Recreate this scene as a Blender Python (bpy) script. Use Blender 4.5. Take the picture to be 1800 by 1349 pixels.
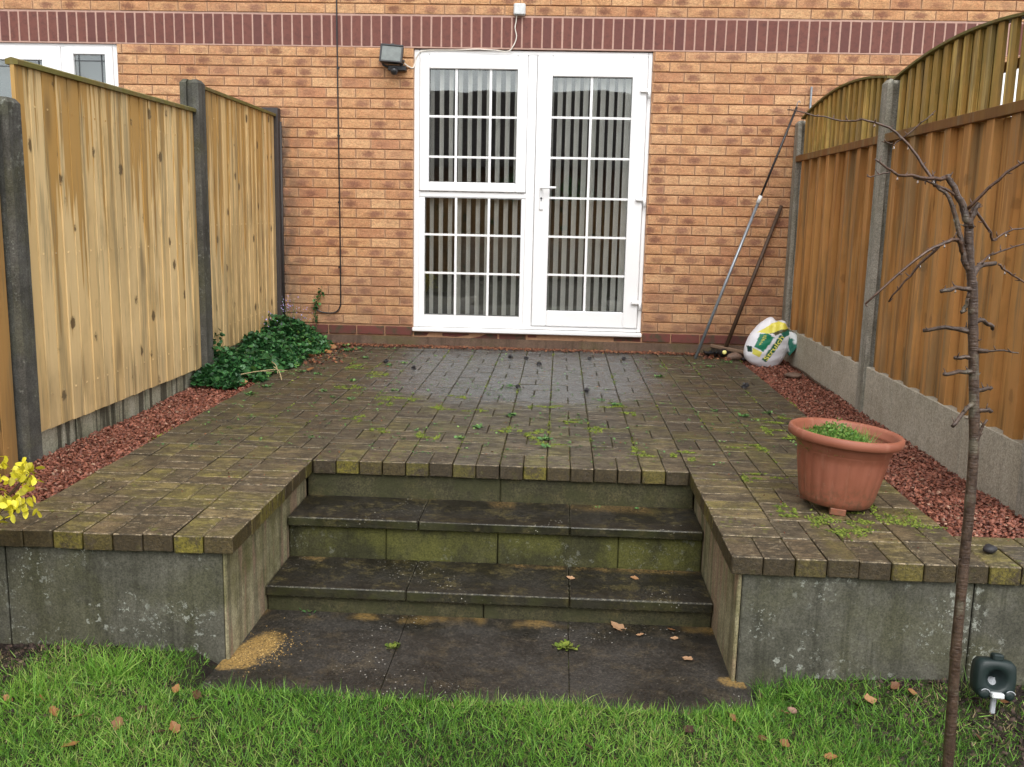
import bpy, math, random
import numpy as np
from mathutils import Vector, Matrix
random.seed(7); rng = np.random.default_rng(11)
S = bpy.context.scene; COL = S.collection
for o in list(bpy.data.objects): bpy.data.objects.remove(o)

# ------------------------------------------------------------------ camera
cam = bpy.data.cameras.new("camera"); camo = bpy.data.objects.new("camera", cam); COL.objects.link(camo)
cam.sensor_width = 36; cam.lens = 34.0; cam.clip_start = .05; cam.clip_end = 400
rt = Vector((0.99851737, 0.04996305, 0.02160435)); up = Vector((-0.02991448, 0.17208471, 0.98462784)); fw = Vector((-0.04547723, 0.98381428, -0.17332419))
mx = Matrix((rt, up, -fw)).transposed().to_4x4(); mx.translation = Vector((1.66388738, -7.55968647, 1.05003816))
camo.matrix_world = mx
S.camera = camo
# ------------------------------------------------------------------ light
W = bpy.data.worlds.new("World"); S.world = W; W.use_nodes = True
wn = W.node_tree; wn.nodes.clear()
sky = wn.nodes.new("ShaderNodeTexSky"); sky.sky_type = 'NISHITA'; sky.sun_disc = False
SUN_EL, SUN_AZ = math.radians(52), math.radians(168)
sky.sun_elevation = SUN_EL; sky.sun_rotation = SUN_AZ; sky.air_density = 1.0; sky.dust_density = 2.0
hs = wn.nodes.new("ShaderNodeHueSaturation"); hs.inputs['Saturation'].default_value = .12
bg = wn.nodes.new("ShaderNodeBackground"); bg.inputs['Strength'].default_value = .15
wo = wn.nodes.new("ShaderNodeOutputWorld")
wn.links.new(sky.outputs[0], hs.inputs['Color']); wn.links.new(hs.outputs[0], bg.inputs['Color']); wn.links.new(bg.outputs[0], wo.inputs[0])
sl = bpy.data.lights.new("sun", 'SUN'); sl.energy = .9; sl.angle = math.radians(40); sl.color = (1, .97, .93)
so = bpy.data.objects.new("sun", sl); COL.objects.link(so)
d = Vector((math.sin(SUN_AZ) * math.cos(SUN_EL), math.cos(SUN_AZ) * math.cos(SUN_EL), math.sin(SUN_EL)))
so.rotation_euler = d.to_track_quat('Z', 'Y').to_euler(); so.location = (0, -6, 9)
S.view_settings.view_transform = 'Standard'; S.view_settings.look = 'None'
S.view_settings.exposure = 1.02; S.view_settings.gamma = 1
try: S.view_settings.use_curve_mapping = False
except Exception: pass

# ------------------------------------------------------------------ material helper
class M:
    def __init__(s, name):
        s.mat = bpy.data.materials.new(name); s.mat.use_nodes = True; s.t = s.mat.node_tree; s.t.nodes.clear(); s.c = {}
    def n(s, k, **kw):
        x = s.t.nodes.new(k)
        for a, b in kw.items(): setattr(x, a, b)
        return x
    def put(s, sock, v):
        if v is None: return
        if isinstance(v, bpy.types.NodeSocket): s.t.links.new(v, sock)
        else:
            if isinstance(v, tuple) and len(v) == 3 and sock.type == 'RGBA': v = (*v, 1)
            sock.default_value = v
    def pos(s):
        if 'p' not in s.c: s.c['p'] = s.n('ShaderNodeNewGeometry').outputs['Position']
        return s.c['p']
    def nrm(s): return s.n('ShaderNodeNewGeometry').outputs['Normal']
    def attr(s, a, o='Vector'):
        if a not in s.c: s.c[a] = s.n('ShaderNodeAttribute', attribute_name=a)
        return s.c[a].outputs[o]
    def vm(s, op, a, b):
        x = s.n('ShaderNodeVectorMath', operation=op); s.put(x.inputs[0], a); s.put(x.inputs[1], b); return x.outputs[0]
    def st(s, v, sc): return s.vm('MULTIPLY', v, sc)
    def m(s, op, a, b=None, c=None, clamp=False):
        x = s.n('ShaderNodeMath', operation=op, use_clamp=clamp); s.put(x.inputs[0], a)
        if b is not None: s.put(x.inputs[1], b)
        if c is not None: s.put(x.inputs[2], c)
        return x.outputs[0]
    def noise(s, v, sc=5., det=4., rough=.6, out='Fac'):
        x = s.n('ShaderNodeTexNoise'); s.put(x.inputs['Vector'], v); x.inputs['Scale'].default_value = sc
        x.inputs['Detail'].default_value = det; x.inputs['Roughness'].default_value = rough; return x.outputs[out]
    def vor(s, v, sc=5., out='Distance', rand=1., feature='F1'):
        x = s.n('ShaderNodeTexVoronoi', feature=feature); s.put(x.inputs['Vector'], v); x.inputs['Scale'].default_value = sc
        x.inputs['Randomness'].default_value = rand; return x.outputs[out]
    def rr(s, v, a, b, c=0., d=1., smooth=True):
        x = s.n('ShaderNodeMapRange'); x.interpolation_type = 'SMOOTHSTEP' if smooth else 'LINEAR'
        s.put(x.inputs[0], v)
        for i, q in enumerate((a, b, c, d)): s.put(x.inputs[i + 1], q)
        return x.outputs[0]
    def mix(s, f, a, b, mode='MIX'):
        x = s.n('ShaderNodeMix', data_type='RGBA', blend_type=mode); s.put(x.inputs[0], f); s.put(x.inputs[6], a); s.put(x.inputs[7], b); return x.outputs[2]
    def ramp(s, f, st):
        x = s.n('ShaderNodeValToRGB'); s.put(x.inputs[0], f); e = x.color_ramp.elements
        while len(e) < len(st): e.new(.5)
        for q, (p, c) in zip(e, st): q.position = p; q.color = (*c, 1)
        return x.outputs[0]
    def sep(s, v):
        x = s.n('ShaderNodeSeparateXYZ'); s.put(x.inputs[0], v); return x.outputs
    def comb(s, a, b, c):
        x = s.n('ShaderNodeCombineXYZ')
        for i, q in enumerate((a, b, c)): s.put(x.inputs[i], q)
        return x.outputs[0]
    def grit(s, c, sc=150., lo=.45, hi=1.7, amt=1.):
        a = s.noise(s.pos(), sc, 3, .8); b = s.noise(s.pos(), sc * .33, 4, .8)
        k = s.m('MULTIPLY', s.rr(a, .32, .68, lo, hi, False), s.rr(b, .3, .7, (1 + lo) / 2, (1 + hi) / 2, False))
        return s.mix(amt, c, s.comb(k, k, k), 'MULTIPLY')
    def end(s, col, rough=.8, bump=None, bs=.5, bd=.004, spec=.5, metal=0, trans=None, sss=None):
        b = s.n('ShaderNodeBsdfPrincipled'); o = s.n('ShaderNodeOutputMaterial')
        s.put(b.inputs['Base Color'], col); s.put(b.inputs['Roughness'], rough); s.put(b.inputs['Metallic'], metal)
        s.put(b.inputs['Specular IOR Level'], spec)
        if bump is not None:
            q = s.n('ShaderNodeBump'); q.inputs['Strength'].default_value = bs; q.inputs['Distance'].default_value = bd
            s.put(q.inputs['Height'], bump); s.t.links.new(q.outputs[0], b.inputs['Normal'])
        sh = b.outputs[0]
        if trans:
            tr = s.n('ShaderNodeBsdfTranslucent'); s.put(tr.inputs[0], col); mx_ = s.n('ShaderNodeMixShader'); mx_.inputs[0].default_value = trans
            s.t.links.new(sh, mx_.inputs[1]); s.t.links.new(tr.outputs[0], mx_.inputs[2]); sh = mx_.outputs[0]
        s.t.links.new(sh, o.inputs[0]); return s.mat

def plain(name, col, rough=.5, spec=.5, metal=0, var=.12, sc=30):
    q = M(name); f = q.noise(q.pos(), sc, 3)
    c = q.mix(q.rr(f, .3, .7), tuple(x * (1 - var) for x in col), tuple(min(1, x * (1 + var)) for x in col))
    return q.end(c, rough, f, .1, .001, spec, metal)

# ------------------------------------------------------------------ materials
def mat_brick():
    q = M("flashed_brick"); l = q.attr('loc'); r = q.attr('rnd'); R = q.sep(r); L = q.sep(l); P = q.pos()
    off = q.vm('ADD', l, q.st(r, (37., 53., 71.)))
    base = q.ramp(R[0], [(0, (.50, .275, .135)), (.25, (.61, .36, .175)), (.5, (.53, .285, .14)), (.75, (.65, .405, .21)), (1, (.45, .22, .115))])
    n1 = q.noise(q.st(off, (1, 1, 2.2)), 22, 6, .7)
    base = q.mix(q.rr(n1, .35, .7), base, q.mix(.5, base, (.40, .155, .07)))
    # smudge in the middle of the brick
    cx = q.m('MULTIPLY', q.m('SUBTRACT', R[2], .5), .10)
    dx = q.m('DIVIDE', q.m('SUBTRACT', L[0], cx), .078); dz = q.m('DIVIDE', L[2], .042)
    rr_ = q.m('SQRT', q.m('ADD', q.m('MULTIPLY', dx, dx), q.m('MULTIPLY', dz, dz)))
    rr_ = q.m('ADD', rr_, q.m('MULTIPLY', q.m('SUBTRACT', q.noise(off, 60, 5, .75), .5), 1.7))
    sm = q.m('MULTIPLY', q.rr(rr_, .95, .25), q.rr(R[1], .05, .7, .05, .85))
    col = q.mix(sm, base, q.mix(R[2], (.17, .065, .042), (.25, .115, .075)))
    # rock face crease shade painted into the colour, and mortar smeared over the brick ends
    cr = q.noise(q.st(off, (1, 1, 3.4)), 55, 4, .75); col = q.mix(q.m('MULTIPLY', q.rr(cr, .52, .64), .6), col, (.26, .13, .07))
    big = q.noise(P, 1.7, 5, .6); col = q.mix(q.m('MULTIPLY', q.rr(big, .35, .7), .18), col, (.40, .23, .15)); col = q.grit(col, 110, .75, 1.25)
    en = q.m('ADD', q.m('SUBTRACT', L[1], q.m('ABSOLUTE', L[0])), q.m('MULTIPLY', q.m('SUBTRACT', q.noise(off, 70, 3), .5), .012))
    col = q.mix(q.m('MULTIPLY', q.rr(en, .010, .003), .75), col, (.50, .31, .19))
    # rain splash and grime low on the wall; blotchy darkening beside the left post
    W_ = q.sep(P)
    low = q.m('MULTIPLY', q.rr(W_[2], .85, .15), q.rr(q.noise(P, 5, 4), .25, .65))
    col = q.mix(q.m('MULTIPLY', low, .55), col, (.24, .15, .095))
    lf = q.m('MULTIPLY', q.m('MULTIPLY', q.rr(W_[0], -.28, -.5), q.rr(W_[2], 1.85, 1.6)), q.rr(q.noise(q.st(P, (2, 1, 1)), 8, 4), .3, .6))
    col = q.mix(q.m('MULTIPLY', lf, .75), col, (.11, .085, .065))
    b = q.noise(q.st(off, (1, 1, 3.2)), 38, 5, .75)
    return q.end(col, .85, q.m('ADD', b, q.m('MULTIPLY', n1, .6)), .9, .006, .3)
def mat_soldier():
    q = M("dark_red_brick"); r = q.attr('rnd'); R = q.sep(r); l = q.attr('loc'); off = q.vm('ADD', l, q.st(r, (37., 53., 71.)))
    c = q.ramp(R[0], [(0, (.155, .055, .042)), (.5, (.185, .068, .05)), (1, (.135, .05, .042))])
    n = q.noise(off, 30, 5, .7); c = q.mix(q.rr(n, .4, .75), c, (.11, .042, .034))
    return q.end(c, .75, n, .4, .003, .4)
def mat_mortar(name, c1, c2):
    q = M(name); n = q.noise(q.pos(), 40, 5, .7); return q.end(q.mix(q.rr(n, .3, .7), c1, c2), .95, n, .6, .004, .2)
def mat_dpc():
    q = M("plinth_brick"); r = q.attr('rnd'); R = q.sep(r); n = q.noise(q.pos(), 12, 5, .7)
    c = q.mix(R[0], (.10, .035, .028), (.17, .045, .035)); c = q.mix(q.rr(n, .45, .65), c, (.055, .05, .025))
    return q.end(c, .75, n, .5, .003, .4)
def mat_paver():
    q = M("clay_paver"); r = q.attr('rnd'); R = q.sep(r); P = q.pos(); X = q.sep(P)
    base = q.ramp(R[0], [(0, (.080, .062, .038)), (.25, (.125, .105, .066)), (.45, (.14, .105, .062)), (.62, (.072, .064, .05)), (.8, (.18, .145, .08)), (.93, (.165, .15, .045)), (1, (.15, .135, .04))])
    far = q.rr(X[1], -3.3, -1.4)      # the part near the house is soaked and darker with algae
    base = q.mix(q.m('MULTIPLY', far, .65), base, (.062, .044, .028))
    n1 = q.noise(q.st(P, (1, 1.6, 1)), 9, 7, .72)
    base = q.mix(q.m('MULTIPLY', q.rr(n1, .40, .55), .75), base, (.034, .028, .018))
    n2 = q.noise(q.st(P, (1.2, 3.2, 1)), 20, 6, .75)
    base = q.mix(q.m('MULTIPLY', q.rr(n2, .53, .62), .62), base, (.26, .225, .155))
    n4 = q.noise(q.vm('ADD', P, (7., 3., 1.)), 4, 6, .7)
    base = q.mix(q.m('MULTIPLY', q.rr(n4, .52, .64), .5), base, (.12, .108, .03))
    sp = q.vor(P, 75); base = q.mix(q.m('MULTIPLY', q.rr(sp, .2, .12), q.rr(q.noise(P, 10, 3), .53, .62)), base, (.42, .38, .30))
    # wet area before the doors, its pale sky sheen painted as grey colour
    ex = q.m('DIVIDE', q.m('SUBTRACT', X[0], 1.42), .98); ey = q.m('DIVIDE', q.m('SUBTRACT', X[1], -.85), 1.45)
    e = q.m('ADD', q.m('SQRT', q.m('ADD', q.m('POWER', q.m('ABSOLUTE', ex), 3.), q.m('POWER', q.m('ABSOLUTE', ey), 3.))), q.m('MULTIPLY', q.m('SUBTRACT', q.noise(P, 4, 6, .7), .5), .9))
    wet_sheen = q.rr(e, 1.12, .72)
    grey = q.mix(q.rr(n2, .35, .65), (.10, .112, .122), (.19, .20, .215))
    grey = q.mix(q.m('MULTIPLY', R[1], .7), grey, (.10, .108, .115))
    grey = q.mix(q.m('MULTIPLY', q.rr(q.noise(q.st(P, (1, 2, 1)), 6, 6, .75), .45, .6), .75), grey, (.055, .058, .056))
    base = q.mix(q.m('MULTIPLY', wet_sheen, .8), base, grey)
    gs = q.vor(q.vm('ADD', P, (2., 8., 1.)), 26); gw = q.m('MULTIPLY', q.rr(gs, .32, .15), q.rr(q.noise(P, 2.4, 4), .48, .62)); base = q.mix(q.m('MULTIPLY', gw, .8), base, (.13, .15, .022))
    ez = q.m('ABSOLUTE', q.sep(q.nrm())[2]); ed = q.m('MULTIPLY', q.rr(ez, .2, .4), q.rr(ez, .97, .85))
    base = q.mix(q.m('MULTIPLY', ed, q.rr(q.noise(P, 50, 4, .8), .48, .6)), base, (.24, .20, .14))
    # mossy vertical faces on the coping
    side = q.rr(q.m('ABSOLUTE', q.sep(q.nrm())[2]), .6, .3)
    g = q.ramp(R[0], [(0, (.04, .03, .016)), (.35, (.065, .05, .02)), (.6, (.12, .11, .02)), (.75, (.05, .036, .02)), (1, (.19, .17, .025))]); g = q.mix(q.rr(n2, .48, .62), g, (.04, .03, .017))
    base = q.mix(q.m('MULTIPLY', side, .85), base, g)
    rough = q.m('SUBTRACT', q.rr(n1, .3, .7, .36, .66), q.m('MULTIPLY', wet_sheen, .34))
    h = q.m('ADD', q.noise(P, 90, 5, .8), q.m('MULTIPLY', n1, .8))
    base = q.mix(1., base, q.mix(q.rr(X[1], -4.1, -2.9), (1.0, .93, .83), (.64, .63, .60)), 'MULTIPLY'); base = q.grit(base, 130, .5, 1.6); return q.end(base, rough, h, .8, .005, .45)
def mat_joint():
    q = M("mossy_joint_sand"); P = q.pos(); n = q.noise(P, 6, 5, .7)
    c = q.mix(q.rr(n, .48, .6), (.03, .024, .016), (.075, .09, .02)); return q.end(c, .95, q.noise(P, 80, 4), .8, .005, .2)
def mat_concrete(name, c1, c2, lichen=0., green=.5, streak=0., pink=False, run=.5):
    q = M(name); P = q.pos(); X = q.sep(P); r = q.sep(q.attr('rnd'))
    n = q.noise(P, 6, 7, .65); c = q.mix(q.rr(n, .3, .7), c1, c2)
    c = q.mix(q.m('MULTIPLY', r[0], .35), c, (c1[0] * .8, c1[1] * .8, c1[2] * .75))
    s = q.noise(q.st(P, (11, 11, .8)), 1.6, 5, .7)
    c = q.mix(q.m('MULTIPLY', q.rr(s, .48, .64), run), c, (c1[0] * .42, c1[1] * .42, c1[2] * .36))
    if green: c = q.mix(q.m('MULTIPLY', q.rr(q.noise(q.vm('ADD', P, (3., 9., 2.)), 3.2, 6, .65), .45, .62), green), c, (.085, .085, .02))
    if streak:
        s2 = q.noise(q.st(P, (6, 6, .25)), 3, 4, .6); c = q.mix(q.m('MULTIPLY', q.rr(s2, .52, .56), streak), c, (.05, .045, .03))
    if pink: c = q.mix(q.m('MULTIPLY', q.rr(q.noise(q.st(P, (1, 5, .7)), 3, 4), .5, .6), .6), c, (.30, .19, .13))
    if lichen:
        for sc, th, k in ((24, .20, (1., 2., 3.)), (55, .2, (5., 1., 7.))):
            dis = q.vm('MULTIPLY', q.vm('SUBTRACT', q.noise(P, 60, 3, .7, 'Color'), (.5, .5, .5)), (.05, .05, .05)); v = q.vor(q.vm('ADD', q.vm('ADD', P, k), dis), sc); w = q.noise(q.vm('ADD', P, k), 4.2, 3)
            c = q.mix(q.m('MULTIPLY', q.m('MULTIPLY', q.rr(v, th + .10, th), q.rr(w, .5, .6)), lichen * .85), c, (.28, .29, .25))
    c = q.grit(c, 150, .6, 1.4)
    b = q.m('ADD', q.noise(P, 120, 4, .7), q.m('MULTIPLY', n, .5))
    return q.end(c, .85, b, .45, .003, .3)
def mat_step(name, dark, top):
    q = M(name); P = q.pos(); X = q.sep(P); n = q.noise(P, 5, 7, .7); n2 = q.noise(P, 110, 5, .8)
    c = q.mix(q.rr(n, .35, .65), dark, tuple(1.9 * a for a in dark))
    c = q.mix(q.m('MULTIPLY', q.rr(q.noise(q.vm('ADD', P, (4., 2., 0.)), 9, 7, .8), .49, .62), .6), c, (.060, .048, .018))
    c = q.grit(c, 120, .35, 2.1)
    c = q.mix(q.m('MULTIPLY', q.rr(q.m('ABSOLUTE', q.sep(q.nrm())[1]), .5, .9), q.rr(q.noise(P, 7, 5, .7), .42, .6, .2, .75)), c, (.034, .036, .010))
    if top:
        ez = q.m('ABSOLUTE', q.sep(q.nrm())[2]); ed = q.m('MULTIPLY', q.rr(ez, .2, .4), q.rr(ez, .97, .85))
        c = q.mix(q.m('MULTIPLY', ed, q.m('MULTIPLY', q.rr(q.noise(P, 60, 4, .8), .47, .62), .7)), c, (.17, .155, .11))
        # dry orange algae along the foot of the risers
        gate = q.rr(q.noise(q.st(P, (2.2, 1, 1)), 1.6, 2), .50, .57)
        yy = q.m('ADD', X[1], q.m('MULTIPLY', q.m('SUBTRACT', q.noise(P, 18, 5, .7), .5), .10))
        b1 = q.m('MULTIPLY', q.rr(yy, -3.93, -3.90), q.rr(X[2], -.31, -.35)); b2 = q.rr(yy, -4.235, -4.205)
        b2 = q.m('MULTIPLY', b2, q.rr(X[2], -.40, -.42))
        b3 = q.m('MULTIPLY', q.rr(yy, -3.72, -3.62), q.m('MULTIPLY', q.rr(X[2], -.2, -.17), .5))
        k = q.m('MULTIPLY', gate, q.m('MAXIMUM', q.m('MAXIMUM', b1, b2), b3)); k = q.m('MULTIPLY', k, q.rr(n2, .42, .56))
        c = q.mix(q.m('MULTIPLY', k, .85), c, (.30, .19, .065))
        v = q.vor(P, 60); w = q.noise(P, 2.6, 3)
        c = q.mix(q.m('MULTIPLY', q.rr(v, .17, .10), q.rr(w, .52, .62)), c, (.42, .40, .34))
    return q.end(c, q.rr(n, .3, .7, .28, .6) if top else .75, q.m('ADD', n2, q.m('MULTIPLY', n, .6)), .6, .003, .42)
def mat_slab():
    q = M("wet_ground_slab"); P = q.pos(); X = q.sep(P); n = q.noise(P, 4, 7, .7); n2 = q.noise(P, 130, 5, .85)
    c = q.mix(q.rr(n, .35, .65), (.009, .008, .006), (.024, .021, .017))
    c = q.mix(q.m('MULTIPLY', q.rr(n2, .52, .62), .35), c, (.09, .075, .06)); c = q.mix(q.m('MULTIPLY', q.rr(q.noise(P, 9, 7, .8), .5, .62), .45), c, (.055, .042, .024)); c = q.grit(c, 120, .35, 2.1)
    # sandy algae patch beside the left wall
    def patch(cx, cy, rx, ry, ang):
        ca, sa = math.cos(ang), math.sin(ang); dx = q.m('SUBTRACT', X[0], cx); dy = q.m('SUBTRACT', X[1], cy)
        u = q.m('DIVIDE', q.m('ADD', q.m('MULTIPLY', dx, ca), q.m('MULTIPLY', dy, sa)), rx); v = q.m('DIVIDE', q.m('SUBTRACT', q.m('MULTIPLY', dy, ca), q.m('MULTIPLY', dx, sa)), ry)
        e = q.m('SQRT', q.m('ADD', q.m('MULTIPLY', u, u), q.m('MULTIPLY', v, v)))
        return q.rr(q.m('ADD', e, q.m('MULTIPLY', q.m('SUBTRACT', q.noise(P, 20, 7, .85), .5), 1.5)), 1.15, .75)
    k = q.m('MAXIMUM', patch(.665, -4.50, .065, .125, -.25), patch(.615, -4.61, .09, .06, 0))
    k = q.m('MAXIMUM', k, q.m('MULTIPLY', patch(2.28, -4.60, .06, .04, 0), .8))
    yy = q.m('ADD', X[1], q.m('MULTIPLY', q.m('SUBTRACT', q.noise(P, 15, 5, .7), .5), .12))
    e2 = q.m('MULTIPLY', q.rr(yy, -4.26, -4.21), q.rr(q.noise(q.st(P, (2.2, 1, 1)), 1.9, 2), .45, .55))
    k = q.m('MAXIMUM', k, q.m('MULTIPLY', e2, .6))
    c = q.mix(q.m('MULTIPLY', k, q.rr(q.noise(P, 95, 4, .8), .36, .52, .15, .95)), c, (.31, .195, .06))
    v = q.vor(P, 50); w = q.noise(q.vm('ADD', P, (2., 5., 0.)), 2.4, 3)
    c = q.mix(q.m('MULTIPLY', q.rr(v, .15, .09), q.rr(w, .50, .6)), c, (.45, .43, .38))
    return q.end(c, q.rr(n, .35, .65, .25, .6), q.m('ADD', n2, n), .6, .003, .45)
def mat_wood(name, pale, mid, dark, streakcol, streak=.8, green=0., knots=.8, zs=1.):
    q = M(name); P = q.pos(); r = q.attr('rnd'); R = q.sep(r); X = q.sep(P)
    off = q.vm('ADD', P, q.st(r, (9., 7., 5.)))
    c = q.mix(R[0], pale, mid)
    g = q.noise(q.st(off, (70, 70, 2.2)), 1., 5, .6); c = q.mix(q.m('MULTIPLY', q.rr(g, .35, .7), .3), c, mid)
    g2 = q.noise(q.st(off, (13, 13, .5)), 1., 4, .6)
    # honey coloured wet streaks running down from the top
    hgt = q.rr(X[2], .3, 1.75, -.13, .07)
    th = q.m('ADD', g2, hgt)
    c = q.mix(q.m('MULTIPLY', q.rr(th, .515, .54), streak), c, streakcol)
    g3 = q.noise(q.st(q.vm('ADD', off, (4., 8., 1.)), (18, 18, .9)), 1., 4, .6)
    c = q.mix(q.m('MULTIPLY', q.rr(g3, .60 if zs == 1. else .53, .75 if zs == 1. else .66), .45 if zs == 1. else .75), c, dark if zs == 1. else tuple(.5 * a for a in mid))
    gr = q.noise(q.st(P, (3, 3, 1.3)), 1., 5, .65); c = q.mix(q.m('MULTIPLY', q.rr(gr, .5, .68), .35), c, tuple(.55 * x for x in mid))
    if green: c = q.mix(q.m('MULTIPLY', q.rr(q.noise(q.vm('ADD', P, (1., 1., 6.)), 5, 5, .65), .38, .60), green), c, (.15, .14, .035))
    if knots:
        kv = q.st(off, (5.5, 5.5, 4.6)); v = q.m('ADD', q.vor(kv, 1.), q.m('MULTIPLY', q.m('SUBTRACT', q.noise(P, 70, 3), .5), .16))
        c = q.mix(q.m('MULTIPLY', q.rr(v, .20, .10), .4 * knots), c, tuple(.5 * x + .5 * y for x, y in zip(mid, dark))); c = q.mix(q.m('MULTIPLY', q.rr(v, .15, .09), .85 * knots), c, (.085, .05, .022))
        hv = q.vor(q.st(off, (5.5, 5.5, 1.5)), 1.); c = q.mix(q.m('MULTIPLY', q.rr(hv, .26, .04), .55 * knots), c, dark)
    c = q.mix(q.m('MULTIPLY', q.rr(q.noise(q.vm('ADD', q.st(P, (14, 14, 1.1)), (5., 2., 9.)), 1., 5, .65), .50, .62), .5), c, (.20, .165, .095))
    # broad irregular damp stains spreading over several boards
    bs_ = q.noise(q.st(q.vm('ADD', P, (3., 1., 4.)), (2.2, 2.2, 1.2)), 1., 6, .72); st2 = q.noise(q.st(P, (16, 16, 1.6)), 1., 5, .7)
    c = q.mix(q.m('MULTIPLY', q.m('MULTIPLY', q.rr(bs_, .50, .62), q.rr(st2, .42, .60)), .5 if zs == 1. else .12), c, tuple(.42 * x for x in mid))
    # damp foot of the boards
    c = q.mix(q.m('MULTIPLY', q.rr(X[2], .42, .22), q.m('MULTIPLY', q.rr(g3, .35, .6), .45 if green else .25)), c, (.10, .065, .03))
    return q.end(c, .72, q.m('ADD', g, q.m('MULTIPLY', g2, .5)), .35, .002, .3)
def mat_scatter(name, stops, rough=.8, trans=None, spec=.4):
    q = M(name); R = q.sep(q.attr('rnd')); c = q.ramp(R[0], stops)
    k = q.m('ADD', q.m('MULTIPLY', R[1], .7), .65); c = q.mix(1., c, q.comb(k, k, k), 'MULTIPLY')
    return q.end(c, rough, None, trans=trans, spec=spec)
def mat_glass():
    q = M("window_glass"); t = q.n('ShaderNodeBsdfTransparent'); t.inputs[0].default_value = (.985, .99, .985, 1)
    g = q.n('ShaderNodeBsdfGlossy'); g.inputs['Roughness'].default_value = .012; g.inputs[0].default_value = (.95, 1, 1, 1)
    w = q.noise(q.pos(), 2.2, 2); bmp = q.n('ShaderNodeBump'); bmp.inputs['Strength'].default_value = .02; bmp.inputs['Distance'].default_value = .05
    q.put(bmp.inputs['Height'], w); q.t.links.new(bmp.outputs[0], g.inputs['Normal'])
    f = q.n('ShaderNodeFresnel'); f.inputs[0].default_value = 1.5
    k = q.m('MULTIPLY', f.outputs[0], 2.0, clamp=True); x = q.n('ShaderNodeMixShader'); q.put(x.inputs[0], k)
    q.t.links.new(t.outputs[0], x.inputs[1]); q.t.links.new(g.outputs[0], x.inputs[2]); o = q.n('ShaderNodeOutputMaterial'); q.t.links.new(x.outputs[0], o.inputs[0]); return q.mat

MB_ = mat_brick(); MSOL = mat_soldier(); MMOR = mat_mortar("pale_mortar", (.46, .27, .16), (.36, .20, .115)); MMOR2 = mat_mortar("pink_mortar", (.50, .32, .26), (.42, .27, .215))
MDPC = mat_dpc(); MPAV = mat_paver(); MJ = mat_joint()
MWALLC = mat_concrete("lichened_concrete", (.066, .064, .048), (.125, .12, .096), lichen=1.05, green=.22)
MCHEEK = mat_concrete("stained_render", (.22, .19, .10), (.40, .36, .23), green=.55, streak=.4, pink=True)
MPOSTL = mat_concrete("dark_weathered_concrete", (.060, .058, .050), (.125, .122, .108), lichen=.5, green=.25)
MPOSTR = mat_concrete("light_concrete", (.28, .265, .22), (.39, .37, .32), green=.15)
MBOARDL = mat_concrete("block_concrete", (.34, .33, .24), (.44, .42, .33), green=.3, streak=.85)
MBOARDR = mat_concrete("gravel_board_concrete", (.40, .365, .29), (.50, .465, .38), green=.12, streak=.0, run=.15)
MPLINTH = mat_concrete("plinth_concrete", (.11, .07, .05), (.15, .10, .07), green=.4)
MTREAD = mat_step("dark_wet_tread", (.0085, .0072, .005), True); MRISER = mat_step("mossy_riser", (.026, .023, .011), False)
MRISER2 = mat_concrete("green_concrete_riser", (.030, .030, .012), (.075, .072, .030), lichen=.3, green=.9)
MSLAB = mat_slab()
MWL = mat_wood("pale_pine_board", (.80, .60, .31), (.70, .49, .22), (.13, .080, .035), (.47, .265, .07), streak=.9, knots=1.)
MWL0 = mat_wood("honey_pine_board", (.50, .29, .10), (.42, .22, .07), (.14, .08, .03), (.30, .13, .03))
MWR = mat_wood("orange_brown_board", (.62, .325, .11), (.46, .22, .066), (.10, .045, .015), (.24, .088, .018), streak=.45, green=.12, knots=.35, zs=2.)
MWRT = mat_wood("olive_weathered_slat", (.78, .56, .19), (.62, .42, .115), (.10, .07, .022), (.36, .20, .045), green=.35, knots=.3, zs=2.)
MCAP = mat_wood("mossy_cap_rail", (.22, .15, .05), (.17, .12, .035), (.07, .06, .02), (.15, .12, .03), green=.9, knots=0)
MRAIL = mat_wood("brown_rail", (.25, .115, .03), (.20, .09, .022), (.08, .04, .015), (.17, .07, .02), green=.15, knots=.2)
MGRAV = mat_scatter("red_stone_chip", [(0, (.09, .028, .017)), (.35, (.20, .064, .038)), (.65, (.26, .098, .06)), (.9, (.14, .046, .028)), (1, (.36, .22, .15))], .55)
MGRASS = mat_scatter("grass_blade", [(0, (.025, .075, .010)), (.3, (.085, .21, .025)), (.58, (.155, .34, .042)), (.8, (.26, .42, .07)), (.92, (.34, .42, .12)), (1, (.42, .36, .16))], .5, .35)
MMOSS = mat_scatter("moss_tuft", [(0, (.06, .10, .01)), (.5, (.13, .17, .018)), (1, (.17, .19, .03))], .9)
MWEED = mat_scatter("weed_leaf", [(0, (.06, .15, .05)), (.6, (.11, .24, .07)), (1, (.2, .32, .09))], .55, .25)
MIVY = mat_scatter("dark_green_leaf", [(0, (.014, .055, .018)), (.5, (.03, .11, .032)), (.85, (.06, .18, .05)), (1, (.15, .28, .06))], .42, .15)
MYEL = mat_scatter("golden_leaf", [(0, (.55, .50, .03)), (.5, (.78, .70, .05)), (1, (.85, .80, .12))], .45, .3)
MPOTP = mat_scatter("seedling_leaf", [(0, (.05, .13, .02)), (.5, (.14, .30, .05)), (.9, (.26, .40, .09)), (1, (.4, .40, .15))], .5, .3)
MDEAD = mat_scatter("dead_leaf", [(0, (.03, .014, .01)), (.4, (.10, .042, .018)), (.75, (.24, .11, .035)), (1, (.34, .20, .11))], .6)
MDEBR = mat_scatter("leaf_litter", [(0, (.06, .02, .012)), (.5, (.14, .045, .022)), (1, (.24, .11, .05))], .8)
MFLOW = plain("lilac_petal", (.42, .34, .75), .6)
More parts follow.
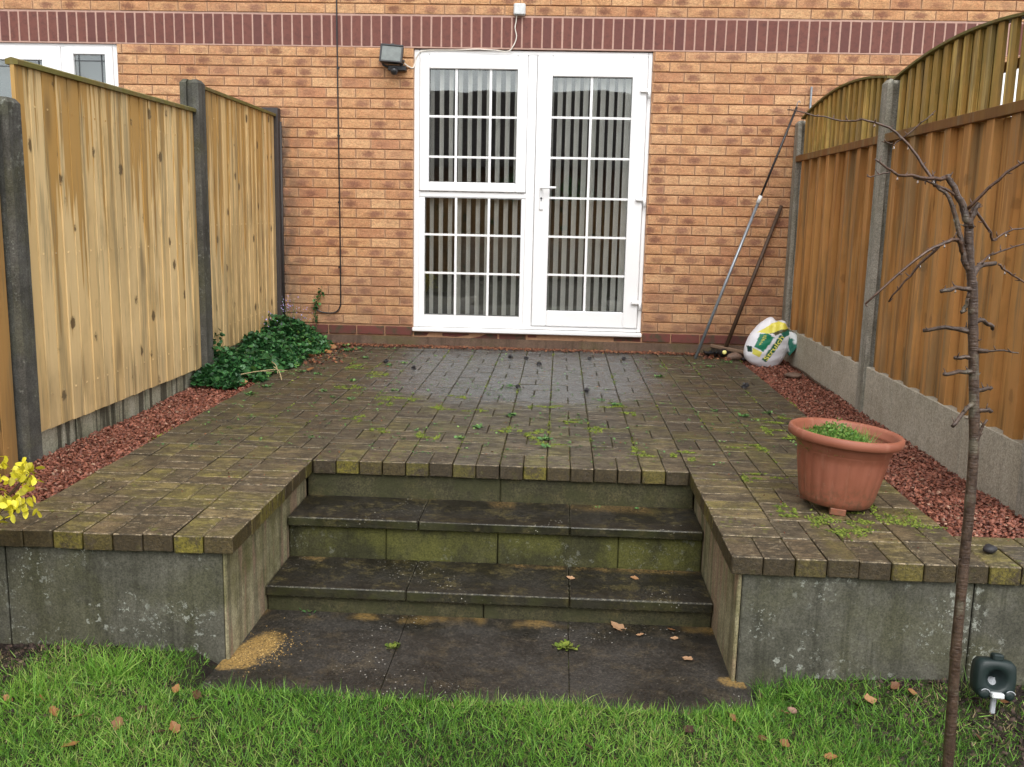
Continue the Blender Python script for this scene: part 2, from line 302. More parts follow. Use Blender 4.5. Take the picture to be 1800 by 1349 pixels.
MPVC = plain("white_pvc", (.86, .86, .86), .28, .5, var=.02, sc=3)
MSEAL = plain("grey_seal", (.07, .07, .07), .6); MLEAD = plain("lead_strip", (.04, .045, .05), .5)
MGL = mat_glass(); MBLIND = (lambda q: q.end((.92, .90, .84), .9))(M("blind_fabric"))
MBLK = plain("black_plastic", (.016, .016, .018), .35); MWC = plain("white_cable", (.75, .70, .62), .5)
MGREYP = plain("pale_grey_plastic", (.62, .64, .64), .4); MLAMPG = plain("lamp_glass", (.16, .18, .17), .08, .6)
MMET = plain("grey_metal", (.26, .29, .32), .35, metal=.5); MWHND = plain("old_wood_handle", (.065, .036, .02), .6)
MBROOM = plain("broom_wood", (.16, .10, .06), .7); MYC = plain("yellow_cap", (.8, .75, .25), .4)
MRGREEN = plain("dark_green_plastic", (.006, .016, .015), .5); MCHR = plain("silver_plastic", (.45, .47, .5), .3)
MSTONE = plain("brown_stone", (.16, .10, .07), .7, var=.3, sc=15); MDSTONE = plain("dark_stone", (.02, .018, .02), .6)
MROOM = plain("room_paint", (.30, .25, .20), .9); MROOMF = plain("carpet", (.12, .08, .06), .95)

# ------------------------------------------------------------------ mesh helper
def smooth_path(p, n=4):
    p = [Vector(a) for a in p]
    if len(p) < 3: return p
    out = []
    for i in range(len(p) - 1):
        a, b, c, d_ = p[max(i - 1, 0)], p[i], p[i + 1], p[min(i + 2, len(p) - 1)]
        for k in range(n):
            t = k / n; out.append(.5 * ((2 * b) + (-a + c) * t + (2 * a - 5 * b + 4 * c - d_) * t * t + (-a + 3 * b - 3 * c + d_) * t ** 3))
    out.append(p[-1]); return out
class G:
    def __init__(s): s.v = []; s.f = []; s.loc = []; s.rnd = []; s.sm = []
    def add(s, vs, fs, rnd=None, loc=None, sm=False):
        k = len(s.v); s.v += [tuple(a) for a in vs]; s.f += [tuple(i + k for i in f) for f in fs]
        r = rnd or (random.random(), random.random(), random.random()); s.rnd += [r] * len(vs)
        s.loc += [tuple(a) for a in (loc or vs)]; s.sm += [sm] * len(fs); return s
    def box(s, x0, x1, y0, y1, z0, z1, rnd=None, bev=0, jit=0):
        c = Vector(((x0 + x1) / 2, (y0 + y1) / 2, (z0 + z1) / 2)); h = ((x1 - x0) / 2, (y1 - y0) / 2, (z1 - z0) / 2)
        return s.obox(c, h, None, rnd, bev, jit)
    def obox(s, c, h, R=None, rnd=None, bev=0, jit=0):
        c = Vector(c); L = []; F = []
        if bev <= 0:
            L = [Vector((sx * h[0], sy * h[1], sz * h[2])) for sx in (-1, 1) for sy in (-1, 1) for sz in (-1, 1)]
            F = [(0, 1, 3, 2), (4, 6, 7, 5), (0, 4, 5, 1), (2, 3, 7, 6), (0, 2, 6, 4), (1, 5, 7, 3)]
        else:
            idx = {}
            for sx in (-1, 1):
                for sy in (-1, 1):
                    for sz in (-1, 1):
                        for a in range(3):
                            p = [sx * (h[0] - bev), sy * (h[1] - bev), sz * (h[2] - bev)]; p[a] += (sx, sy, sz)[a] * bev
                            idx[(sx, sy, sz, a)] = len(L); L.append(Vector(p))
            I = lambda x, y, z, a: idx[(x, y, z, a)]
            for q in (-1, 1):
                o = (1, -1)[q < 0]
                F.append(tuple(I(q, a, b, 0) for a, b in ((-1, -1), (1, -1), (1, 1), (-1, 1))[::o]))
                F.append(tuple(I(a, q, b, 1) for a, b in ((-1, -1), (-1, 1), (1, 1), (1, -1))[::o]))
                F.append(tuple(I(a, b, q, 2) for a, b in ((-1, -1), (1, -1), (1, 1), (-1, 1))[::o]))
            for a in (-1, 1):
                for b in (-1, 1):
                    F.append((I(a, b, -1, 0), I(a, b, 1, 0), I(a, b, 1, 1), I(a, b, -1, 1)))
                    F.append((I(a, -1, b, 0), I(a, 1, b, 0), I(a, 1, b, 2), I(a, -1, b, 2)))
                    F.append((I(-1, a, b, 1), I(1, a, b, 1), I(1, a, b, 2), I(-1, a, b, 2)))
            for sx in (-1, 1):
                for sy in (-1, 1):
                    for sz in (-1, 1): F.append((I(sx, sy, sz, 0), I(sx, sy, sz, 1), I(sx, sy, sz, 2)))
        loc = [v.copy() for v in L]
        if jit: L = [v + Vector((random.uniform(-jit, jit), random.uniform(-jit, jit), random.uniform(-jit, jit))) for v in L]
        if R is not None: L = [R @ v for v in L]
        return s.add([c + v for v in L], F, rnd, loc)
    def tube(s, pts, rad, n=8, sm=True, cap=True, rnd=None):
        pts = [Vector(p) for p in pts]; N = len(pts); rad = rad if isinstance(rad, (list, tuple)) else [rad] * N
        vs = []; fs = []; ref = None
        for i, p in enumerate(pts):
            t = (pts[min(i + 1, N - 1)] - pts[max(i - 1, 0)]).normalized()
            if ref is None: ref = t.orthogonal().normalized()
            ref = (ref - t * ref.dot(t)).normalized(); b = t.cross(ref)
            for k in range(n):
                a = 2 * math.pi * k / n; vs.append(p + (ref * math.cos(a) + b * math.sin(a)) * rad[i])
        for i in range(N - 1):
            for k in range(n): fs.append((i * n + k, i * n + (k + 1) % n, (i + 1) * n + (k + 1) % n, (i + 1) * n + k))
        if cap: fs.append(tuple(range(n))[::-1]); fs.append(tuple((N - 1) * n + k for k in range(n)))
        return s.add(vs, fs, rnd, None, sm)
    def lathe(s, prof, c, n=48, fl=None, sm=True, R=None):
        c = Vector(c); vs = []; fs = []
        for j, (r, z) in enumerate(prof):
            for k in range(n):
                a = 2 * math.pi * k / n; q = r + (fl(a, j, z) if fl else 0); v = Vector((q * math.cos(a), q * math.sin(a), z)); vs.append(c + (R @ v if R else v))
        for j in range(len(prof) - 1):
            for k in range(n): fs.append((j * n + k, j * n + (k + 1) % n, (j + 1) * n + (k + 1) % n, (j + 1) * n + k))
        return s.add(vs, fs, None, None, sm)
    def mesh(s, name, mat):
        me = bpy.data.meshes.new(name); me.from_pydata(s.v, [], s.f); me.materials.append(mat)
        for an, dat in (('loc', s.loc), ('rnd', s.rnd)):
            a = me.attributes.new(an, 'FLOAT_VECTOR', 'POINT'); a.data.foreach_set('vector', np.array(dat, dtype=np.float32).ravel())
        me.polygons.foreach_set('use_smooth', s.sm); me.update(); return me
    def obj(s, name, mat, parent=None, **k): return link(name, s.mesh(name, mat), parent, **k)
def link(name, me, parent=None, label=None, cat=None, group=None, kind=None, loc=None):
    o = bpy.data.objects.new(name, me); COL.objects.link(o)
    if parent is not None: o.parent = parent
    if loc is not None: o.location = loc
    for k, v in (('label', label), ('category', cat), ('group', group), ('kind', kind)):
        if v: o[k] = v
    return o
def empty(name, loc, **k):
    o = link(name, None, None, **k); o.empty_display_size = .1
    EL[o.name] = Vector(loc); o.location = loc; return o
EL = {}
def part(g, name, mat, parent, **k):
    """mesh given in world coordinates, made a child of an Empty that sits at its thing's base"""
    b = EL.get(parent.name) if parent is not None else None
    if b is not None: g.v = [(x - b.x, y - b.y, z - b.z) for x, y, z in g.v]
    return g.obj(name, mat, parent, **k)
def scatter(name, tv, tf, pos, mats, mat, rnd=None, smooth=False, parent=None, **k):
    tv = np.array(tv, dtype=np.float32); N = len(pos); nv = len(tv)
    V = np.einsum('nij,kj->nki', mats, tv) + np.asarray(pos)[:, None, :]
    me = bpy.data.meshes.new(name); V = V.reshape(-1, 3).astype(np.float32)
    F = []; lens = [len(f) for f in tf]; flat = np.concatenate([np.array(f) for f in tf])
    li = (flat[None, :] + (np.arange(N) * nv)[:, None]).ravel()
    ls = np.concatenate([[0], np.cumsum(lens)[:-1]]); nl = len(flat)
    st = (ls[None, :] + (np.arange(N) * nl)[:, None]).ravel()
    me.vertices.add(len(V)); me.vertices.foreach_set('co', V.ravel()); me.loops.add(len(li)); me.loops.foreach_set('vertex_index', li.astype(np.int32))
    me.polygons.add(len(st)); me.polygons.foreach_set('loop_start', st.astype(np.int32)); me.update(calc_edges=True); me.validate()
    r = rnd if rnd is not None else rng.random((N, 3)); a = me.attributes.new('rnd', 'FLOAT_VECTOR', 'POINT')
    a.data.foreach_set('vector', np.repeat(np.asarray(r, dtype=np.float32), nv, axis=0).ravel())
    if smooth: me.polygons.foreach_set('use_smooth', [True] * len(me.polygons))
    me.materials.append(mat); return link(name, me, parent, **k)
def rots(N, tilt=.4, sc=(1, 1), flat=None):
    az = rng.random(N) * 2 * math.pi; ti = rng.normal(0, tilt, N); t2 = rng.normal(0, tilt, N); s = rng.uniform(sc[0], sc[1], N)
    ca, sa = np.cos(az), np.sin(az); Z = np.zeros((N, 3, 3)); Z[:, 0, 0] = ca; Z[:, 0, 1] = -sa; Z[:, 1, 0] = sa; Z[:, 1, 1] = ca; Z[:, 2, 2] = 1
    X = np.zeros((N, 3, 3)); X[:, 0, 0] = 1; X[:, 1, 1] = np.cos(ti); X[:, 1, 2] = -np.sin(ti); X[:, 2, 1] = np.sin(ti); X[:, 2, 2] = np.cos(ti)
    Y = np.zeros((N, 3, 3)); Y[:, 1, 1] = 1; Y[:, 0, 0] = np.cos(t2); Y[:, 0, 2] = np.sin(t2); Y[:, 2, 0] = -np.sin(t2); Y[:, 2, 2] = np.cos(t2)
    return (Z @ X @ Y) * s[:, None, None]

# ------------------------------------------------------------------ ground
GZ = -.405
def gh(x, y):
    if .5 < x < 2.42 and y > -4.86: return GZ - .08
    return GZ + .012 * math.sin(3.1 * x + 1) * math.cos(2.3 * y) + .008 * math.sin(9 * x + 4 * y)
def mat_ground():
    q = M("garden_soil"); P = q.pos(); X = q.sep(P); n = q.noise(P, 7, 7, .7); n2 = q.noise(P, 40, 6, .8)
    c = q.mix(q.rr(n2, .35, .7), (.012, .008, .006), (.045, .03, .021)); c = q.mix(q.rr(n, .45, .6), c, (.04, .05, .015))
    return q.end(c, .9, n2, 1., .02, .3)
g = G(); nx, ny = 60, 40; vs = []
xs = [-40, -20, -8, -4] + [-2 + i * .125 for i in range(57)] + [7, 12, 25, 40]; ys = [-60, -30, -15, -10, -8] + [-7 + i * .125 for i in range(19)] + [-4.4]
vs = [(x, y, gh(x, y)) for y in ys for x in xs]; k = len(xs)
g.add(vs, [(j * k + i, j * k + i + 1, (j + 1) * k + i + 1, (j + 1) * k + i) for j in range(len(ys) - 1) for i in range(k - 1)], sm=True)
g.obj("lawn", mat_ground(), kind="structure")

# ------------------------------------------------------------------ patio and its pavers
YB, YF, XL, XR = -3.604, -4.62, .637, 2.234
XPL, XPR = -.163, 3.03
g = G(); z = -.012
g.box(XPL, XPR, YB + .085, 0.10, -.35, z); g.box(-1.6, XL - .06, YF + .06, -4.32, -.35, z); g.box(XPL, XL - .06, -4.32, YB + .085, -.35, z)
g.box(XR + .06, 4.4, YF + .06, -4.32, -.35, z); g.box(XR + .06, XPR, -4.32, YB + .085, -.35, z)
patio = g.obj("patio", MJ, kind="structure")
pv = []   # (x, y, w, d)
m_ = .1998
def pav(x, y, w, d): pv.append((x, y, w, d))
x = XL - .0998
i = 0
while x > -1.6: pav(x, YF, .0998, .2); x -= .0998         # front headers, left arm
x = XR
while x < 4.4: pav(x, YF, .0998, .2); x += .0998
for i in range(16): pav(XL + i * .0998, YB, .0998, .2)     # header course above the steps
for j in range(8):                                          # side headers along the notch
    y = YF + .202 + j * .102; pav(XL - .2, y, .2, .1); pav(XR, y, .2, .1)
x = XL - .4                                                 # course closing the arms outside the patio square
for sgn, x0 in ((-1, XPL - .2), (1, XPR + .004)):
    for j in range(7): pav(x0 + sgn * j * .2, YF + .202, .198, .098)
def basket(x0, nxm, y0, nym, par=0):
    for i in range(nxm):
        for j in range(nym):
            x, y = x0 + i * m_, y0 + j * .2
            if (i + j + par) % 2: pav(x, y, m_, .1); pav(x, y + .1, m_, .1)
            else: pav(x, y, m_ / 2, .2); pav(x + m_ / 2, y, m_ / 2, .2)
basket(XPL, 3, YF + .202, 4, 1); basket(XR + .2, 3, YF + .202, 4, 0)
basket(XPL, 4, YB, 1, 0); basket(XR, 4, YB, 1, 1)
basket(XPL, 16, YB + .2, 17, 1)
def paver_mesh(g, w, d, x=0, y=0, z=0, rnd=None, tilt=(0, 0)):
    R = Matrix.Rotation(tilt[0], 3, 'X') @ Matrix.Rotation(tilt[1], 3, 'Y')
    g.obox((x, y, z), (w / 2 - .0022, d / 2 - .0022, .03), R, rnd, .0035, .0006)
CAMP = Vector((1.66, -7.56, 1.05))
pv.sort(key=lambda p: (Vector((p[0] + p[2] / 2, p[1] + p[3] / 2, 0)) - CAMP).length + (3 if not -.3 < p[0] < 3.2 else 0))
cache = {}
rest = G()
for i, (x, y, w, d) in enumerate(pv):
    if y < YF + .01 and random.random() < 0: continue
    cx, cy = x + w / 2, y + d / 2; cz = -.03 + random.uniform(-.0025, .0015)
    if i < 300:
        key = (round(w, 4), round(d, 4), random.randrange(14))
        if key not in cache:
            g = G(); paver_mesh(g, w, d, rnd=(random.random(), random.random(), random.random())); cache[key] = g.mesh("paver", MPAV)
        o = link("paver", cache[key], patio, loc=(cx, cy, cz)); o.rotation_euler = (random.gauss(0, .006), random.gauss(0, .006), random.gauss(0, .006))
    else: paver_mesh(rest, w, d, cx, cy, cz, tilt=(random.gauss(0, .006), random.gauss(0, .006)))
rest.obj("paving", MPAV, patio, kind="stuff")

# retaining walls
def panels(root, rects, mat):
    for (x0, x1, y0, y1, z0, z1, mt) in rects:
        g = G(); g.box(x0, x1, y0, y1, z0, z1, bev=.004, jit=.0008); part(g, "concrete_panel", mt, root)
rw = empty("retaining_wall", (0, YF, GZ), label="grey lichened concrete retaining wall left of the steps, topped by the patio edge", cat="wall")
panels(rw, [(-.135, .590, YF + .022, YF + .08, -.55, -.0615, MWALLC), (-.95, -.139, YF + .022, YF + .08, -.55, -.0615, MWALLC), (-1.75, -.954, YF + .022, YF + .08, -.55, -.0615, MWALLC),
            (.5925, .605, YF + .024, YB + .02, -.55, -.0615, MCHEEK)], None)
rw2 = empty("retaining_wall", (2.9, YF, GZ), label="grey lichened concrete retaining wall right of the steps, behind the thin sapling", cat="wall")
panels(rw2, [(2.277, 3.0, YF + .022, YF + .08, -.55, -.0615, MWALLC), (3.004, 3.8, YF + .022, YF + .08, -.55, -.0615, MWALLC), (3.804, 4.4, YF + .022, YF + .08, -.55, -.0615, MWALLC),
             (2.262, 2.2745, YF + .024, YB + .02, -.55, -.0615, MCHEEK)], None)
# steps
st = empty("garden_steps", (1.43, -4.2, -.434), label="dark mossy concrete steps climbing to the patio between the two retaining walls", cat="steps")
def slabs(xs, y0, y1, z0, z1, mat, name, root, bev=.004, gap=.003):
    for a, b in zip(xs[:-1], xs[1:]):
        g = G(); g.box(a + gap / 2, b - gap / 2, y0, y1, z0 + random.uniform(-.001, .001), z1 + random.uniform(-.0015, .0015), bev=bev, jit=.0008); part(g, name, mat, root)
slabs([.607, 1.44, 2.26], YB + .022, YB + .08, -.24, -.0615, MRISER, "riser", st)
slabs([.607, 1.133, 1.736, 2.26], -3.895, YB + .021, -.2, -.163, MTREAD, "tread", st)
slabs([.607, 1.0, 1.45, 1.93, 2.26], -3.872, -3.80, -.37, -.2015, MRISER2, "riser", st)
slabs([.607, 1.133, 1.736, 2.26], -4.2, -3.873, -.372, -.333, MTREAD, "tread", st)
slabs([.607, 1.42, 2.26], -4.178, -4.12, -.47, -.3735, MRISER, "riser", st)
g = G(); g.box(.6055, 2.2615, -3.79, YB + .02, -.45, -.205); g.box(.6055, 2.2615, -4.11, -3.80, -.46, -.376); part(g, "rubble_core", MJ, st)
gp = G(); gp.box(.575, 2.3, -4.78, -4.13, -.5, -.442); ground_path = gp.obj("path", MJ, kind="structure")
for a, b in ((.572, 1.14), (1.143, 1.733), (1.736, 2.325)):
    g = G(); x0 = (a, b)
    g.add([(a, -4.80, -.47), (b, -4.815 - (.03 if a > 1.7 else 0), -.47), (b if b < 2.3 else 2.262, -4.179, -.47), (a if a > .6 else .607, -4.179, -.47),
           (a, -4.80, -.434), (b, -4.815 - (.03 if a > 1.7 else 0), -.434), (b if b < 2.3 else 2.262, -4.179, -.434), (a if a > .6 else .607, -4.179, -.434)],
          [(4, 5, 6, 7), (0, 1, 5, 4), (1, 2, 6, 5), (2, 3, 7, 6), (3, 0, 4, 7)])
    part(g, "paving_slab", MSLAB, ground_path)

# ------------------------------------------------------------------ house
house = empty("brick_house", (1.4, .1, 0), label="orange brick house wall with a dark red soldier course above white glazed doors", cat="house")
g = G()
DX0, DX1, DZ0, DZ1 = .520, 2.314, .115, 2.252
WX0, WX1, WZ0 = -3.0, -1.765, 1.05
def wallsheet(g, y0, y1, segs):
    for a, b, c, d_ in segs: g.box(a, b, y0, y1, c, d_)
TOPZ = 3.6; BX0, BX1 = -4.2, 5.2
wallsheet(g, .006, .14, [(BX0, WX0, .0, 2.26), (WX0, WX1, 0, WZ0), (WX1, DX0, 0, 2.26), (DX1, BX1, 0, 2.26), (DX0, DX1, -.3, DZ0), (BX0, BX1, 2.50, TOPZ)])
part(g, "mortar", MMOR, house)
g = G(); g.box(BX0, BX1, -.001, .14, 2.26, 2.50); part(g, "mortar", MMOR2, house, label="pink mortar of the soldier course")
ZB = 2.26; rows = []
bricks = []
def row(z0, n, shift, segs, L=.225):
    for (a, b) in segs:
        x = BX0 + shift
        while x < b:
            x0, x1 = max(x, a), min(x + L, b)
            if x1 - x0 > .03: bricks.append((x0 + .0015, x1 - .0015, z0))
            x += L
for k_ in range(28):
    z0 = ZB - .075 * (k_ + 1)
    segs = [(WX1, DX0), (DX1, BX1)]
    if z0 > WZ0: segs.append((BX0, WX0))
    else: segs.append((BX0, WX1))
    row(z0, 0, -.11 if k_ % 2 else 0, segs)
for k_ in range(14):
    row(2.497 + .075 * k_, 0, -.11 if k_ % 2 else 0, [(BX0, BX1)])
def brick_geo(g, w, x=0, y=0, z=0, rnd=None):
    # rock faced brick: flat back, chamfered and slightly uneven front
    h = .0335; f = -.0035; b = .012
    L = [Vector((sx * w / 2, f + .004, sz * h)) for sx, sz in ((-1, -1), (1, -1), (1, 1), (-1, 1))]
    I = [Vector((sx * (w / 2 - .003), f - random.uniform(.0, .004), sz * (h - .003))) for sx, sz in ((-1, -1), (1, -1), (1, 1), (-1, 1))]
    M_ = Vector((random.uniform(-.03, .03), f - random.uniform(.001, .006), random.uniform(-.01, .01)))
    B = [Vector((v.x, b, v.z)) for v in L]; vs = L + I + B + [M_]
    for v in vs[:8]: v.x += random.uniform(-.0012, .0012); v.z += random.uniform(-.0012, .0012)
    F = [(0, 1, 5, 4), (1, 2, 6, 5), (2, 3, 7, 6), (3, 0, 4, 7), (4, 5, 12), (5, 6, 12), (6, 7, 12), (7, 4, 12), (0, 8, 9, 1), (1, 9, 10, 2), (2, 10, 11, 3), (3, 11, 8, 0)]
    g.add([v + Vector((x, y, z)) for v in vs], F, rnd, [(v.x, w / 2, v.z) for v in vs])
def vis(x0, x1, z0):
    xc = (x0 + x1) / 2
    return -.5 < xc < 3.35 and x1 - x0 > .2 and .14 < z0 < 2.6
full = [b for b in bricks if vis(*b)]; full.sort(key=lambda b: abs((b[0] + b[1]) / 2 - 1.45)); single = set(full[:300])
cache = {}; rest = G()
for b in bricks:
    w = b[1] - b[0]; cx = (b[0] + b[1]) / 2; cz = b[2] + .0375
    if b in single:
        key = (round(w, 3), random.randrange(36))
        if key not in cache: g = G(); brick_geo(g, w, rnd=(random.random(), random.random(), random.random())); cache[key] = g.mesh("brick", MB_)
        link("brick", cache[key], house, loc=(cx - 1.4, -.1, cz))
    else: brick_geo(rest, w, cx, 0, cz)
part(rest, "brickwork", MB_, house, kind="stuff")
sold = []; x = .0
pitch = .0755; n0 = int((BX0) / pitch)
for k_ in range(n0, int(BX1 / pitch)):
    g = G(); xx = k_ * pitch + .01
    if -2.75 < xx < 5.0:
        g.obox((0, 0, 0), (.0315 + random.uniform(-.001, .001), .014, .1075), None, None, .0015, .0012); link("soldier_brick", g.mesh("soldier_brick", MSOL), house, loc=(xx - 1.4, .011 - .1, 2.378 + random.uniform(-.001, .001)))
x = BX0
g = G()
while x < BX1:
    if x + .21 < DX0 or x > DX1 - .02:
        g2 = G(); g2.obox((0, 0, 0), (.107, .014, .032), None, None, .002, .001); link("plinth_brick", g2.mesh("plinth_brick", MDPC), house, loc=(x + .11 - 1.4, .005 - .1, .1235 - .008))
    elif x < DX1:
        g2 = G(); g2.obox((0, 0, 0), (.107, .014, .032), None, None, .002, .001); link("plinth_brick", g2.mesh("plinth_brick", MDPC), house, loc=(x + .11 - 1.4, .02 - .1, .078))
    x += .225
g = G(); g.box(BX0, BX1, -.006, .14, -.3, .075 - .004, jit=.001); part(g, "plinth", MPLINTH, house)
g = G(); g.box(DX0 - .01, DX1 + .01, .03, .14, .046, .114); 
# roof-side body of the house so that the wall has depth
g = G(); g.box(BX0, BX1, .145, .25, 2.50, TOPZ); g.box(BX0, WX0, .145, .25, 0, 2.49); g.box(WX1, DX0 - .02, .145, .25, 0, 2.49); g.box(DX1 + .02, BX1, .145, .25, 0, 2.49); g.box(WX0, WX1, .145, .25, 0, WZ0); part(g, "inner_wall", MROOM, house)

# glazed door set
FY0, FY1 = .022, .09
fd = G()
def fr(g, x0, x1, z0, z1, w, y0, y1, bev=.004):   # w = (left, right, bottom, top)
    l, r, b, t = w
    g.box(x0, x0 + l, y0, y1, z0, z1, bev=bev); g.box(x1 - r, x1, y0, y1, z0, z1, bev=bev)
    g.box(x0 + l + .0005, x1 - r - .0005, y0, y1, z0, z0 + b, bev=bev); g.box(x0 + l + .0005, x1 - r - .0005, y0, y1, z1 - t, z1, bev=bev)
fr(fd, DX0, DX1, .15, DZ1, (.042, .03, .03, .03), .02, .095)
fd.box(1.385, 1.452, .0205, .095, .1805, DZ1 - .0305, bev=.004)           # central mullion
fd.box(.5625, 1.3845, .0205, .095, 1.162, 1.203, bev=.004)                # transom under the opening light
fr(fd, .5625, 1.3845, .1805, 1.1615, (.045, .03, .07, .0035), .024, .09, .002)
french = part(fd, "french_door", MPVC, house, label="white double glazed door set with narrow glazing bars")
def sub(g, name, mat, **k):
    b = EL[house.name]; g.v = [(x - b.x, y - b.y, z - b.z) for x, y, z in g.v]; return g.obj(name, mat, french, **k)
g = G(); fr(g, .565, 1.383, 1.206, 2.219, (.072, .077, .070, .105), .004, .07, .006); sub(g, "window_sash", MPVC)
g = G(); fr(g, 1.455, 2.281, .183, 2.219, (.115, .112, .122, .15), .004, .07, .006); sub(g, "door_leaf", MPVC)
g = G(); g.box(DX0 - .002, DX1 + .004, -.035, .02, .118, .1495, bev=.006); sub(g, "sill", MPVC)
PANES = [(.637, 1.306, 1.276, 2.114, (.843, 1.104), (1.466, 1.766)), (.6075, 1.3545, .2505, 1.158, (.850, 1.105), (.578, .875)), (1.570, 2.169, .305, 2.069, (1.866,), (.585, .879, 1.173, 1.474, 1.773))]
for (x0, x1, z0, z1, vb, hb) in PANES:
    g = G(); g.box(x0 - .004, x1 + .004, .030, .034, z0 - .004, z1 + .004); sub(g, "pane", MGL)
    g = G()
    for a, b, c, e in ((x0, x0 + .004, z0, z1), (x1 - .004, x1, z0, z1), (x0 + .004, x1 - .004, z0, z0 + .004), (x0 + .004, x1 - .004, z1 - .004, z1)): g.box(a, b, .0225, .0285, c, e)
    sub(g, "gasket", MSEAL)
    for xv in vb: g = G(); g.box(xv - .009, xv + .009, .0205, .0292, z0, z1); sub(g, "glazing_bar", MPVC)
    for zh in hb: g = G(); g.box(x0, x1, .0212, .0291, zh - .008, zh + .008); sub(g, "glazing_bar", MPVC)
g = G(); g.box(1.493, 1.523, -.008, .003, 1.08, 1.275, bev=.004); sub(g, "handle_plate", MPVC)
g = G(); g.tube([(1.508, -.004, 1.245), (1.508, -.045, 1.245)], .009, 10); g.tube([(1.506, -.045, 1.245), (1.56, -.05, 1.248), (1.62, -.048, 1.25)], [.010, .009, .008], 10); sub(g, "handle", MPVC)
g = G(); g.tube([(1.508, -.012, 1.168), (1.508, -.0085, 1.168)], .008, 12); g.box(1.5055, 1.5105, -.0125, -.0085, 1.145, 1.165); sub(g, "keyhole", MBLK)
for z in (1.975, 1.175, .385):
    g = G(); g.box(2.228, 2.292, -.02, .003, z - .013, z + .013, bev=.005); g.tube([(2.296, -.012, z + .02), (2.296, -.012, z - .06)], .010, 10); sub(g, "hinge", MPVC)
# neighbour window, upper left
b_ = EL[house.name]
g = G(); fr(g, WX0, WX1, WZ0, 2.262, (.05, .04, .05, .03), .02, .09); g.box(-2.215, -2.185, .0205, .09, WZ0 + .05, 2.2315, bev=.004)
win = part(g, "window", MPVC, house, label="white window partly hidden behind the left fence")
def subw(g, name, mat): g.v = [(x - b_.x, y - b_.y, z - b_.z) for x, y, z in g.v]; return g.obj(name, mat, win)
for x0, x1, w in ((-2.949, -2.216, (.07, .145, .07, .1)), (-2.184, -1.806, (.07, .06, .07, .052))):
    g = G(); fr(g, x0, x1, WZ0 + .051, 2.2313, w, .006, .07, .005); subw(g, "sash", MPVC)
    px0, px1, pz0, pz1 = x0 + w[0], x1 - w[1], WZ0 + .05 + w[2], 2.231 - w[3]
    g = G(); g.box(px0 - .003, px1 + .003, .030, .034, pz0 - .003, pz1 + .003); subw(g, "pane", MGL)
    for xv in ((px0 + .035, px1 - .035)): g = G(); g.box(xv - .004, xv + .004, .0285, .0298, pz0, pz1); subw(g, "lead_strip", MLEAD)
    for zh in (pz1 - .045, pz0 + .045): g = G(); g.box(px0, px1, .0286, .0297, zh - .004, zh + .004); subw(g, "lead_strip", MLEAD)
g = G(); g.box(-2.94, -1.82, .14, .15, WZ0, 2.25); part(g, "net_curtain", plain("net_curtain", (.18, .21, .22), .9, var=.15, sc=3), house)

g = G(); g.box(4.35, 5.5, -.012, .0035, .9, 2.2, bev=.004); part(g, "window", MPVC, house, label="white window of the next house glimpsed through the right fence")
# rooms behind the glass
g = G(); X0, X1, Y0, Y1 = -.6, 3.6, .255, 4.0
for bx in ((X0, X1, Y1, Y1 + .05, .1, 2.45), (X0 - .05, X0, Y0, Y1, .1, 2.45), (X1, X1 + .05, Y0, Y1, .1, 2.45), (X0 - .05, X1 + .05, Y0, Y1 + .05, 2.45, 2.5)): g.box(*bx)
g.obj("room_walls", MROOM, kind="structure")
g = G(); g.box(X0, X1, .146, Y1, .02, .1); g.obj("room_floor", MROOMF, kind="structure")
def blind(x0, x1, n, label, z0=.17, z1=2.22):
    bl = empty("vertical_blind", ((x0 + x1) / 2, .2, z1), label=label, cat="blind")
    g = G(); g.box(x0 - .03, x1 + .05, .105, .14, z1, z1 + .03, bev=.003); part(g, "head_rail", MPVC, bl)
    for i in range(n):
        x = x0 + (x1 - x0) * i / (n - 1); a = math.radians(-42 + random.uniform(-2, 2) + (0 if x < 2.1 else -25))
        g = G(); dx, dy = math.sin(a) * .029, math.cos(a) * .029; nx_, ny_ = dy * .02, -dx * .02
        vs = []
        for z in (z0, z1):
            for t, bow in ((-1, 0), (-.4, .004), (.4, .004), (1, 0)): vs.append((x + dx * t + math.cos(a) * bow, .125 + dy * t - math.sin(a) * bow, z))
        g.add(vs, [(i_, i_ + 1, i_ + 5, i_ + 4) for i_ in range(3)], sm=True); part(g, "slat", MBLIND, bl)
blind(.575, 1.375, 12, "cream vertical blind hanging open behind the left-hand panes of the white door set")
blind(1.50, 2.22, 12, "cream vertical blind hanging open behind the glass of the white door leaf")
# things on the room floor seen dimly
t = G(); t.box(.7, 2.1, 1.1, 1.6, .1, .45, bev=.03); t.box(.7, 2.1, 1.6, 1.85, .1, .85, bev=.05); t.obj("sofa", plain("sofa_cloth", (.3, .27, .24), .9), label="low pale sofa standing in the room behind the white door set", cat="sofa")

